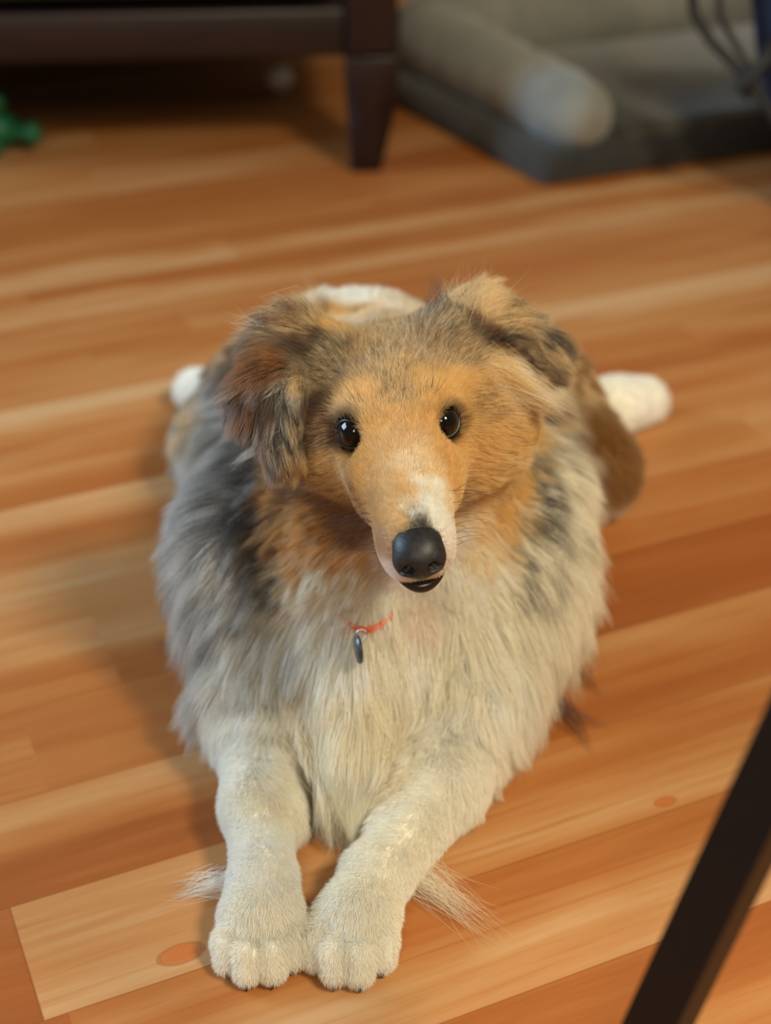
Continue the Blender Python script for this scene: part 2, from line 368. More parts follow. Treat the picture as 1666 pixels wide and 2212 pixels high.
class Field:
    def __init__(s, lo, hi, h):
        s.lo = np.array(lo, float); s.h = h
        s.n = np.ceil((np.array(hi)-s.lo)/h).astype(int)+1
        s.d = np.full(s.n, 0.04, np.float32)
    def box(s, lo, hi, m):
        i0 = np.clip(np.floor((np.array(lo)-m-s.lo)/s.h).astype(int), 0, s.n-1)
        i1 = np.clip(np.ceil((np.array(hi)+m-s.lo)/s.h).astype(int)+1, 1, s.n)
        g = np.meshgrid(*[s.lo[k]+np.arange(i0[k], i1[k])*s.h for k in range(3)], indexing='ij')
        return tuple(slice(a, b) for a, b in zip(i0, i1)), np.stack(g, -1).astype(np.float32)
    def add(s, sl, d, k, op='u'):
        a = s.d[sl]
        if op == 'u':
            h = np.maximum(k-np.abs(a-d), 0)/k; s.d[sl] = np.minimum(a, d)-h*h*k*0.25
        else:
            d = -d; h = np.maximum(k-np.abs(a-d), 0)/k; s.d[sl] = np.maximum(a, d)+h*h*k*0.25
    def ball(s, c, r, k=0.01, op='u'):
        s.cap(c, c, r, r, k, op)
    def cap(s, a, b, ra, rb, k=0.01, op='u', flat=None):
        a = np.array(a, float); b = np.array(b, float); R = max(ra, rb)
        sl, p = s.box(np.minimum(a, b)-R, np.maximum(a, b)+R, 0.035)
        ab = b-a; L2 = ab@ab
        t = np.clip(((p-a)@ab)/L2, 0, 1) if L2 > 1e-12 else np.zeros(p.shape[:-1])
        q = p-(a+t[..., None]*ab)
        if flat is not None:      # flatten along a direction: (axis, factor)
            ax = np.array(flat[0], float); ax /= np.linalg.norm(ax)
            q = q+((q@ax)*(flat[1]-1))[..., None]*ax
        d = np.sqrt((q*q).sum(-1))-(ra+(rb-ra)*t)
        s.add(sl, d.astype(np.float32), k, op)
    def ell(s, c, r, axes=None, k=0.01, op='u'):
        c = np.array(c, float); r = np.array(r, float); R = r.max()
        sl, p = s.box(c-R, c+R, 0.035)
        A = np.eye(3) if axes is None else np.array(axes, float)
        q = (p-c)@A.T
        k0 = np.sqrt(((q/r)**2).sum(-1)); k1 = np.sqrt(((q/(r*r))**2).sum(-1))
        d = k0*(k0-1)/np.maximum(k1, 1e-6)
        s.add(sl, d.astype(np.float32), k, op)
    def sample(s, P):
        g = (P-s.lo)/s.h
        i = np.clip(np.floor(g).astype(int), 0, s.n-2); f = np.clip(g-i, 0, 1)
        x, y, z = i.T; fx, fy, fz = f.T; d = s.d
        c00 = d[x, y, z]*(1-fx)+d[x+1, y, z]*fx; c10 = d[x, y+1, z]*(1-fx)+d[x+1, y+1, z]*fx
        c01 = d[x, y, z+1]*(1-fx)+d[x+1, y, z+1]*fx; c11 = d[x, y+1, z+1]*(1-fx)+d[x+1, y+1, z+1]*fx
        c0 = c00*(1-fy)+c10*fy; c1 = c01*(1-fy)+c11*fy
        return c0*(1-fz)+c1*fz
    def grad(s, P, e=0.0025):
        G = np.stack([s.sample(P+np.eye(3)[k]*e)-s.sample(P-np.eye(3)[k]*e) for k in range(3)], -1)
        return G/np.maximum(np.linalg.norm(G, axis=1, keepdims=True), 1e-9)
    def mesh(s):
        """surface nets: (vertices, quads)"""
        d = s.d; n = np.array(d.shape); ins = d < 0
        acc = np.zeros(tuple(n-1)+(3,), np.float32); cnt = np.zeros(tuple(n-1), np.float32)
        def sub(o): return tuple(slice(o[k], n[k]-1+o[k]) for k in range(3))
        for ax in range(3):
            for o1 in (0, 1):
                for o2 in (0, 1):
                    o = [0, 0, 0]; oth = [k for k in range(3) if k != ax]
                    o[oth[0]] = o1; o[oth[1]] = o2
                    q = list(o); q[ax] = 1
                    A, B = d[sub(o)], d[sub(q)]
                    m = (A < 0) != (B < 0)
                    t = np.where(m, A/np.where(A-B == 0, 1, A-B), 0)
                    cnt += m
                    acc[..., ax] += np.where(m, t, 0)
                    acc[..., oth[0]] += m*o1; acc[..., oth[1]] += m*o2
        act = cnt > 0
        idx = np.full(act.shape, -1, np.int32); idx[act] = np.arange(act.sum())
        ijk = np.argwhere(act)
        V = s.lo+(ijk+acc[act]/cnt[act][:, None])*s.h
        Q = []
        for ax in range(3):
            o1, o2 = [(1, 2), (2, 0), (0, 1)][ax]
            sl0 = [slice(1, n[k]-1) for k in range(3)]; sl0[ax] = slice(0, n[ax]-1)
            sl1 = list(sl0); sl1[ax] = slice(1, n[ax])
            a = ins[tuple(sl0)]; b = ins[tuple(sl1)]
            for cond, flip in ((a & ~b, False), (~a & b, True)):
                e = np.argwhere(cond); off = [1, 1, 1]; off[ax] = 0; e = e+np.array(off)
                def cell(da, db):
                    c = e.copy(); c[:, o1] -= da; c[:, o2] -= db
                    return idx[c[:, 0], c[:, 1], c[:, 2]]
                q = np.stack([cell(1, 1), cell(0, 1), cell(0, 0), cell(1, 0)], 1)
                Q.append(q[:, ::-1] if flip else q)
        return V, np.concatenate(Q)

EYE_L = hp(-0.0074, -0.0242, -0.0040); EYE_R = hp(-0.0072, 0.0236, -0.0060)
EYE_RAD = 0.0100
NOSE_C = hp(0.0925, 0.0005, -0.0035)
def build_body():
    F = Field((-0.27, 0.50, -0.006), (0.31, 1.34, 0.34), 0.0025)
    # trunk
    F.cap((0.0, 0.90, 0.117), (-0.020, 1.00, 0.110), 0.086, 0.080, 0.03)
    F.cap((-0.020, 1.00, 0.110), (0.02, 1.15, 0.060), 0.078, 0.058, 0.03)
    F.ell((0.0, 0.835, 0.115), (0.092, 0.075, 0.095), None, 0.03)
    F.ell((0.0, 0.775, 0.092), (0.062, 0.050, 0.075), None, 0.03)
    F.cap((-0.010, 0.755, 0.078), (-0.0215, 0.684, 0.034), 0.048, 0.018, 0.012)
    F.ell((0.088, 0.810, 0.075), (0.036, 0.050, 0.055), None, 0.03)
    F.ell((-0.096, 0.815, 0.085), (0.034, 0.050, 0.060), None, 0.03)
    # neck
    F.cap(hp(-0.090, 0, -0.078), (0.0, 0.89, 0.145), 0.042, 0.074, 0.03)
    F.cap(hp(-0.05, 0, -0.065), (0.0, 0.80, 0.12), 0.045, 0.062, 0.03)
    # haunches, hind legs and paws
    F.ell((0.105, 1.075, 0.065), (0.062, 0.085, 0.066), None, 0.03)
    F.cap((0.115, 1.09, 0.06), (0.164, 1.025, 0.042), 0.050, 0.034, 0.02)
    F.cap((0.164, 1.025, 0.036), (0.170, 1.14, 0.024), 0.030, 0.020, 0.02)
    F.cap((0.170, 1.14, 0.022), (0.232, 1.182, 0.019), 0.022, 0.021, 0.015)
    F.ell((0.205, 1.170, 0.026), (0.026, 0.022, 0.020), None, 0.012)
    F.ell((-0.085, 1.09, 0.06), (0.055, 0.080, 0.06), None, 0.03)
    F.cap((-0.10, 1.09, 0.055), (-0.135, 1.06, 0.042), 0.045, 0.034, 0.02)
    F.cap((-0.135, 1.07, 0.034), (-0.14, 1.17, 0.024), 0.030, 0.020, 0.02)
    F.cap((-0.132, 1.17, 0.022), (-0.172, 1.205, 0.019), 0.022, 0.019, 0.015)
    # tail lying behind
    F.cap((0.02, 1.16, 0.05), (-0.03, 1.28, 0.025), 0.032, 0.018, 0.03)
    # shoulders and forelegs
    F.cap((-0.072, 0.86, 0.11), (-0.078, 0.745, 0.042), 0.045, 0.032, 0.02)
    F.cap((0.078, 0.86, 0.11), (0.056, 0.745, 0.044), 0.048, 0.036, 0.02)
    F.cap((-0.080, 0.745, 0.036), (-0.0745, 0.655, 0.024), 0.026, 0.0185, 0.012)
    F.cap((-0.0745, 0.655, 0.024), (-0.070, 0.602, 0.019), 0.0182, 0.0148, 0.012)
    F.cap((0.058, 0.745, 0.040), (0.034, 0.672, 0.027), 0.031, 0.0215, 0.010)
    F.cap((0.034, 0.672, 0.027), (-0.001, 0.606, 0.020), 0.0205, 0.0158, 0.012)
    # paws
    for ctr, heel, toes in (((-0.0690, 0.577, 0.015), (-0.069, 0.600, 0.020), ((-0.0855, 0.5550), (-0.0745, 0.5470), (-0.0610, 0.5480), (-0.0505, 0.5580))),
                            ((-0.0155, 0.577, 0.0155), (-0.007, 0.603, 0.020), ((-0.0370, 0.5560), (-0.0275, 0.5470), (-0.0140, 0.5460), (-0.0020, 0.5560)))):
        F.cap(heel, ctr, 0.0165, 0.0165, 0.010)
        F.ell(ctr, (0.0215, 0.020, 0.0150), None, 0.010)
        for i, (tx, ty) in enumerate(toes):
            c = np.array(ctr); r = 0.0074 if i in (0, 3) else 0.0080
            base = np.array([c[0]+(tx-c[0])*0.75, c[1]-0.006, 0.0155])
            knu = np.array([tx, ty+0.006, 0.0135])
            F.cap(base, knu, 0.0068, r, 0.0025)
            F.cap(knu, (tx, ty-0.001, 0.0078), r, 0.0065, 0.003)
    # skull
    ax = (HM, HS, HT)
    F.ell(hp(-0.062, 0, -0.039), (0.056, 0.047, 0.043), ax, 0.02)
    F.ell(hp(-0.030, 0, -0.028), (0.040, 0.034, 0.037), ax, 0.02)
    for sgn in (-1, 1):
        F.ell(hp(-0.013, sgn*0.0205, 0.0005), (0.016, 0.0120, 0.0085), ax, 0.012)     # brow
        F.ell(hp(-0.045, sgn*0.034, -0.034), (0.038, 0.022, 0.030), ax, 0.02)         # cheek
        F.ell(hp(-0.066 if sgn > 0 else -0.072, sgn*0.044, -0.050 if sgn > 0 else -0.056), (0.038, 0.032 if sgn > 0 else 0.028, 0.038 if sgn > 0 else 0.034), ax, 0.035 if sgn > 0 else 0.025)        # cheek ruff
        F.ell(hp(0.014, sgn*0.018, -0.018), (0.026, 0.011, 0.016), ax, 0.015)         # zygoma fading into muzzle
    # muzzle and jaw
    F.cap(hp(0.0, 0, -0.0215), hp(0.078, 0, -0.0095), 0.0270, 0.0172, 0.015)
    F.cap(hp(0.0, 0, -0.0120), hp(0.076, 0, -0.0030), 0.0175, 0.0115, 0.012)
    for sgn in (-1, 1):
        F.ell(hp(0.0715, sgn*0.0078, -0.0200), (0.0160, 0.0105, 0.0165), ax, 0.008)    # upper lip pads
    F.cap(hp(0.0700, 0, -0.0400), hp(-0.01, 0, -0.050), 0.0110, 0.022, 0.008)
    for sgn in (-1, 1):                                                               # eye sockets
        e = hp(0.0030, sgn*0.0268, -0.0036 if sgn < 0 else -0.0060)
        F.ball(e, 0.0104 if sgn < 0 else 0.0112, 0.005, 's')
    # ears
    F.cap(hp(-0.074, -0.032, -0.004), (-0.051, 0.798, 0.258), 0.016, 0.014, 0.012)
    F.cap((-0.051, 0.794, 0.258), (-0.064, 0.762, 0.243), 0.019, 0.021, 0.006, flat=((0.25, -1, 0.15), 2.0))
    F.cap((-0.064, 0.762, 0.243), (-0.057, 0.741, 0.222), 0.020, 0.010, 0.004, flat=((0.25, -1, 0.1), 2.2))
    F.cap(hp(-0.074, 0.032, -0.004), (0.053, 0.812, 0.258), 0.017, 0.017, 0.012)
    F.cap((0.053, 0.812, 0.258), (0.090, 0.824, 0.241), 0.020, 0.014, 0.012, flat=((-0.2, -1, 0.35), 1.7))
    # rest on the floor
    z = F.lo[2]+np.arange(F.n[2])*F.h
    F.d = np.maximum(F.d, (0.0006-z)[None, None, :].astype(np.float32))
    return F
BODY = build_body()

# where the coat grows which way: position, direction, length in mm, lift, kind
COMB = [
(0.0169, 0.6344, 0.2413, -0.07, 0.89, 0.44, 2.5, 0.12, 'face'),
(0.009, 0.6758, 0.2492, 0.16, 0.96, 0.22, 3.5, 0.12, 'face'),
(0.016, 0.6571, 0.2462, -0.07, 0.98, 0.18, 3, 0.12, 'face'),
(0.0067, 0.701, 0.2548, 0.14, 0.96, 0.26, 4, 0.15, 'face'),
(-0.0031, 0.6436, 0.2264, -0.07, 0.78, 0.62, 2.5, 0.1, 'face'),
(0.0342, 0.6506, 0.2276, -0.15, 0.79, 0.6, 2.5, 0.1, 'face'),
(-0.0106, 0.6788, 0.2332, -0.08, 0.74, 0.66, 3, 0.1, 'face'),
(0.0379, 0.6881, 0.2363, -0.03, 0.82, 0.57, 3, 0.1, 'face'),
(-0.0008, 0.7316, 0.1484, -0.94, -0.01, -0.34, 3, 0.15, 'face'),
(0.0334, 0.6398, 0.2131, 0.17, 0.82, -0.55, 3, 0.15, 'face'),
(0.0089, 0.7292, 0.1364, -0.5, -0.21, -0.84, 3, 0.15, 'face'),
(0.025, 0.6466, 0.1948, -0.04, 0.37, -0.93, 3, 0.15, 'face'),
(0.0131, 0.7262, 0.1219, -0.26, -0.3, -0.92, 9, 0.15, 'face'),
(0.0272, 0.7309, 0.1186, 0.04, -0.16, -0.99, 9, 0.15, 'face'),
(0.0073, 0.7153, 0.2585, 0.1, 0.96, 0.27, 5, 0.16, 'face'),
(0.0044, 0.7427, 0.2643, 0.08, 0.95, 0.3, 9, 0.22, 'face'),
(0.0046, 0.7832, 0.2678, 0.19, 0.98, 0, 10, 0.22, 'face'),
(0.0057, 0.9845, 0.1941, -0.32, 0.95, 0.04, 9, 0.2, 'face'),
(-0.0208, 0.9698, 0.1971, -0.24, 0.97, -0.09, 8, 0.2, 'face'),
(0.0261, 0.7885, 0.2801, 0.67, 0.67, 0.32, 13, 0.25, 'face'),
(-0.0162, 0.7315, 0.2585, -0.36, 0.93, -0, 7, 0.22, 'face'),
(0.0287, 0.7308, 0.2632, 0.39, 0.92, 0.06, 6, 0.2, 'face'),
(-0.0087, 0.7601, 0.2643, -0.12, 0.99, 0.05, 11, 0.25, 'face'),
(0.023, 0.7621, 0.2663, 0.47, 0.87, 0.13, 10, 0.25, 'face'),
(-0.0199, 0.7209, 0.254, -0.34, 0.91, 0.21, 4, 0.15, 'face'),
(0.0336, 0.7234, 0.2599, 0.24, 0.92, 0.32, 4, 0.15, 'face'),
(-0.0338, 0.7524, 0.2505, -0.82, 0.37, -0.44, 9, 0.22, 'face'),
(-0.0302, 0.7706, 0.2621, -0.79, 0.47, 0.4, 12, 0.25, 'face'),
(0.0516, 0.7463, 0.2537, 0.85, 0.39, -0.35, 8, 0.2, 'face'),
(0.0445, 0.7712, 0.2677, 0.62, 0.77, 0.16, 12, 0.25, 'face'),
(-0.0057, 0.6974, 0.2482, -0, 0.93, 0.36, 4, 0.12, 'face'),
(0.0229, 0.6962, 0.2517, 0.13, 0.97, 0.2, 4, 0.12, 'face'),
(-0.0214, 0.7153, 0.2293, -0.76, 0.08, -0.64, 5, 0.15, 'face'),
(-0.0348, 0.7328, 0.2343, -0.7, 0.46, -0.55, 10, 0.22, 'face'),
(0.0366, 0.7191, 0.2346, 0.98, -0.18, -0.08, 5, 0.15, 'face'),
(0.0541, 0.7355, 0.2388, 0.77, 0.45, -0.44, 15, 0.28, 'face'),
(-0.0381, 0.7347, 0.2089, -0.63, 0.77, 0.05, 16, 0.28, 'face'),
(0.0577, 0.7364, 0.2141, 0.75, 0.66, 0.02, 20, 0.32, 'face'),
(0.0685, 0.748, 0.2289, 0.59, 0.73, -0.35, 22, 0.34, 'face'),
(-0.0197, 0.7352, 0.1899, -0.95, 0.27, 0.18, 7, 0.2, 'face'),
(0.0488, 0.7516, 0.1798, 0.77, 0.62, 0.12, 7, 0.2, 'face'),
(-0.0173, 0.7383, 0.1654, -0.79, 0.2, -0.59, 10, 0.25, 'face'),
(0.0496, 0.7529, 0.1527, 0.38, 0.21, -0.9, 10, 0.25, 'face'),
(-0.054, 0.7695, 0.182, -0.54, 0.83, 0.13, 26, 0.35, 'face'),
(-0.0611, 0.7767, 0.1509, -0.54, 0.23, -0.81, 32, 0.38, 'face'),
(-0.0399, 0.7543, 0.1651, -0.65, 0.44, -0.62, 22, 0.32, 'face'),
(-0.0371, 0.7448, 0.1479, -0.48, 0.01, -0.88, 28, 0.35, 'face'),
(-0.0147, 0.7322, 0.143, -0.38, -0.13, -0.91, 24, 0.3, 'face'),
(0.072, 0.7523, 0.2173, 0.57, 0.82, -0.03, 22, 0.35, 'face'),
(0.0855, 0.8176, 0.1498, 0.7, -0.03, -0.71, 28, 0.38, 'face'),
(0.0652, 0.779, 0.1529, 0.28, 0.11, -0.95, 24, 0.32, 'face'),
(0.0622, 0.7647, 0.1348, 0.14, -0.18, -0.97, 26, 0.32, 'face'),
(0.0471, 0.7456, 0.1305, 0.01, -0.22, -0.98, 24, 0.3, 'face'),
(-0.0804, 0.8061, 0.1533, -0.77, -0.03, -0.64, 48, 0.4, 'ruff'),
(-0.1225, 1.0265, 0.0629, -0.81, 0.28, -0.52, 48, 0.42, 'ruff'),
(-0.1106, 0.8361, 0.1387, -0.64, -0.31, -0.7, 53, 0.42, 'ruff'),
(-0.0971, 0.7799, 0.1282, -0.68, -0.38, -0.63, 57, 0.42, 'ruff'),
(-0.0795, 0.7728, 0.1189, -0.55, -0.32, -0.77, 57, 0.4, 'ruff'),
(-0.1035, 0.7655, 0.0956, -0.31, -0.19, -0.93, 60, 0.4, 'ruff'),
(-0.0794, 0.752, 0.0874, -0.31, -0.62, -0.72, 60, 0.38, 'ruff'),
(-0.1071, 0.7546, 0.0672, -0.12, -0.43, -0.9, 53, 0.35, 'ruff'),
(0.1164, 1.0047, 0.0996, 0.95, 0.05, -0.3, 39, 0.42, 'ruff'),
(0.1078, 0.8639, 0.1473, 0.76, -0.27, -0.6, 46, 0.44, 'ruff'),
(0.1117, 0.8302, 0.1316, 0.5, -0.2, -0.84, 51, 0.42, 'ruff'),
(0.0934, 0.7931, 0.1301, 0.57, -0.51, -0.64, 55, 0.4, 'ruff'),
(0.1085, 0.7844, 0.1111, 0.34, -0.41, -0.85, 53, 0.42, 'ruff'),
(0.0865, 0.7634, 0.1042, 0.27, -0.47, -0.84, 57, 0.4, 'ruff'),
(0.1054, 0.7643, 0.082, 0.03, -0.21, -0.98, 51, 0.4, 'ruff'),
(0.093, 0.7474, 0.0653, -0.03, -0.37, -0.93, 46, 0.36, 'ruff'),
(-0.0036, 0.7239, 0.1184, 0, -0.31, -0.95, 50, 0.35, 'chest'),
(-0.0317, 0.7276, 0.1123, -0.1, -0.34, -0.93, 52, 0.36, 'chest'),
(-0.0557, 0.7415, 0.0844, -0.03, -0.36, -0.93, 50, 0.36, 'chest'),
(0.0189, 0.7242, 0.1009, -0.13, -0.27, -0.95, 58, 0.35, 'chest'),
(0.0478, 0.7409, 0.0991, -0.09, -0.27, -0.96, 52, 0.36, 'chest'),
(0.0654, 0.7365, 0.0809, 0.2, -0.68, -0.71, 48, 0.36, 'chest'),
(-0.0204, 0.7075, 0.089, -0.03, -0.63, -0.77, 60, 0.32, 'chest'),
(0.0133, 0.7101, 0.0728, -0.14, -0.45, -0.88, 62, 0.32, 'chest'),
(0.0477, 0.7195, 0.0689, -0.01, -0.79, -0.62, 48, 0.32, 'chest'),
(-0.0497, 0.7223, 0.063, 0.09, -0.5, -0.86, 50, 0.32, 'chest'),
(-0.0757, 0.7291, 0.0686, -0.08, -0.84, -0.54, 44, 0.34, 'chest'),
(-0.0315, 0.6892, 0.0612, 0.08, -0.68, -0.73, 50, 0.22, 'chest'),
(-0.0036, 0.6896, 0.0608, -0.09, -0.54, -0.84, 52, 0.22, 'chest'),
(-0.0202, 0.6669, 0.037, -0.03, -0.17, -0.98, 60, 0.12, 'chest'),
(-0.0314, 0.673, 0.0425, 0.12, -0.67, -0.73, 58, 0.15, 'chest'),
(-0.0064, 0.677, 0.0389, -0.11, -0.62, -0.78, 58, 0.15, 'chest'),
(0.0135, 0.7061, 0.0396, -0.93, 0.03, -0.37, 46, 0.2, 'chest'),
(-0.0768, 0.6927, 0.0509, 0.01, -0.98, -0.21, 18, 0.25, 'leg'),
(-0.0901, 0.6782, 0.0416, -0.41, -0.67, -0.62, 9, 0.25, 'leg'),
(-0.0644, 0.669, 0.0424, 0.57, -0.73, -0.39, 10, 0.25, 'leg'),
(-0.0785, 0.6341, 0.0382, -0.22, -0.89, -0.4, 5.5, 0.2, 'leg'),
(-0.062, 0.6243, 0.0331, 0.49, -0.73, -0.49, 5.5, 0.2, 'leg'),
(-0.0701, 0.5898, 0.0352, -0.04, -0.97, -0.25, 5.5, 0.2, 'leg'),
(-0.0711, 0.5654, 0.0288, -0.04, -0.84, -0.55, 8, 0.25, 'leg'),
(-0.0818, 0.5505, 0.0166, -0.21, -0.47, -0.85, 5, 0.2, 'leg'),
(-0.0628, 0.5466, 0.0174, -0.01, -0.58, -0.81, 5, 0.2, 'leg'),
(-0.0497, 0.5601, 0.0202, 0.27, -0.82, -0.5, 9, 0.3, 'leg'),
(0.0411, 0.689, 0.0541, -0.16, -0.95, -0.28, 18, 0.25, 'leg'),
(0.046, 0.668, 0.0469, 0.21, -0.87, -0.45, 12, 0.25, 'leg'),
(0.0237, 0.657, 0.0459, -0.64, -0.68, -0.37, 6, 0.22, 'leg'),
(0.0125, 0.626, 0.0387, -0.55, -0.83, -0.14, 5.5, 0.2, 'leg'),
(-0.0008, 0.5945, 0.034, -0.27, -0.89, -0.38, 5.5, 0.2, 'leg'),
(-0.0133, 0.5667, 0.0309, -0.17, -0.88, -0.44, 8, 0.25, 'leg'),
(-0.0357, 0.551, 0.016, -0.17, -0.51, -0.85, 5, 0.2, 'leg'),
(-0.0206, 0.5462, 0.0143, 0.03, -0.42, -0.91, 5, 0.2, 'leg'),
(-0.0033, 0.5559, 0.0177, 0.2, -0.67, -0.71, 5, 0.2, 'leg'),
(-0.0461, 0.9798, 0.1918, 0.14, 0.98, 0.11, 26, 0.35, 'ear'),
(-0.0509, 0.7927, 0.2746, -0.72, 0.57, 0.39, 34, 0.35, 'ear'),
(-0.0643, 0.7872, 0.2704, -0.85, 0.37, -0.38, 34, 0.32, 'ear'),
(-0.1145, 1.0947, 0.1111, -0.86, -0.06, -0.51, 30, 0.3, 'ear'),
(-0.052, 0.7829, 0.268, -0.95, -0.31, 0.07, 20, 0.2, 'ear'),
(-0.0646, 0.7678, 0.2635, -0.82, -0.57, -0.08, 24, 0.2, 'ear'),
(-0.0774, 0.7543, 0.2525, -0.42, -0.26, -0.87, 26, 0.25, 'ear'),
(-0.0616, 0.752, 0.2478, -0.11, -0.47, -0.87, 26, 0.2, 'ear'),
(-0.0513, 0.7558, 0.2458, 0.1, -0.53, -0.84, 24, 0.2, 'ear'),
(-0.059, 0.7423, 0.232, -0.04, -0.59, -0.81, 26, 0.2, 'ear'),
(0.0353, 0.8174, 0.2717, 0.78, 0.38, 0.5, 28, 0.35, 'ear'),
(0.049, 0.8061, 0.2775, 0.73, 0.68, 0.04, 36, 0.35, 'ear'),
(0.0651, 0.8059, 0.2709, 0.73, 0.64, -0.24, 36, 0.32, 'ear'),
(0.0803, 0.8194, 0.2629, 0.8, -0.04, -0.6, 32, 0.3, 'ear'),
(0.0951, 0.8175, 0.2453, 0.75, -0.05, -0.66, 28, 0.28, 'ear'),
(0.0709, 0.8024, 0.2587, 0.55, 0.32, -0.77, 20, 0.15, 'ear'),
(0.0607, 0.7701, 0.2594, 0.79, -0.12, -0.6, 28, 0.3, 'ear'),
(0.0839, 0.8125, 0.2353, 0.78, 0.59, -0.2, 26, 0.2, 'ear'),
(0.125, 1.0321, 0.1175, 0.85, -0.23, -0.48, 26, 0.3, 'ear'),
(-0.0182, 1.015, 0.1951, -0.05, 0.98, -0.17, 14, 0.3, 'body'),
(0.1651, 1.0082, 0.0732, 0.45, -0.76, -0.47, 22, 0.3, 'body'),
(0.1873, 0.9997, 0.0531, 0.14, -0.35, -0.93, 16, 0.3, 'body'),
(0.1479, 1.0339, 0.1004, 0.52, -0.34, -0.79, 24, 0.3, 'body'),
(0.2317, 1.1643, 0.0368, 0.8, 0.12, -0.59, 8, 0.25, 'body'),
(0.2004, 1.1446, 0.038, 0.95, 0.11, -0.3, 10, 0.25, 'body'),
(-0.1951, 1.2008, 0.0179, 0.03, 0.12, -0.99, 10, 0.25, 'body'),
(-0.1534, 1.0388, 0.0602, -0.43, -0.35, -0.83, 24, 0.3, 'body'),
(-0.1486, 1.0373, 0.0178, -0.31, 0.7, -0.64, 30, 0.3, 'body'),
(0, 1, 0.19, 0, 1, -0.1, 22, 0.3, 'body'),
(0, 0.93, 0.21, 0, 1, -0.05, 30, 0.3, 'body'),
(0.02, 1.2, 0.08, 0, 0.98, -0.2, 30, 0.3, 'body'),
(-0.03, 1.27, 0.04, -0.29, 0.96, 0, 40, 0.3, 'body'),
(0.09, 1, 0.1, 0.2, 0.69, -0.69, 26, 0.3, 'body'),
(-0.09, 1, 0.1, -0.2, 0.69, -0.69, 26, 0.3, 'body'),
(0, 0.9, 0.03, 0, 0, -1, 20, 0.2, 'body'),
(0.13, 0.85, 0.1, 0.2, 0.59, -0.78, 40, 0.4, 'ruff'),
(-0.13, 0.85, 0.1, -0.2, 0.59, -0.78, 40, 0.4, 'ruff'),
(0, 0.88, 0.24, 0, 1, 0.1, 35, 0.35, 'ruff'),
(0.06, 0.88, 0.2, 0.51, 0.86, 0, 40, 0.4, 'ruff'),
(-0.06, 0.88, 0.2, -0.51, 0.86, 0, 40, 0.4, 'ruff')]
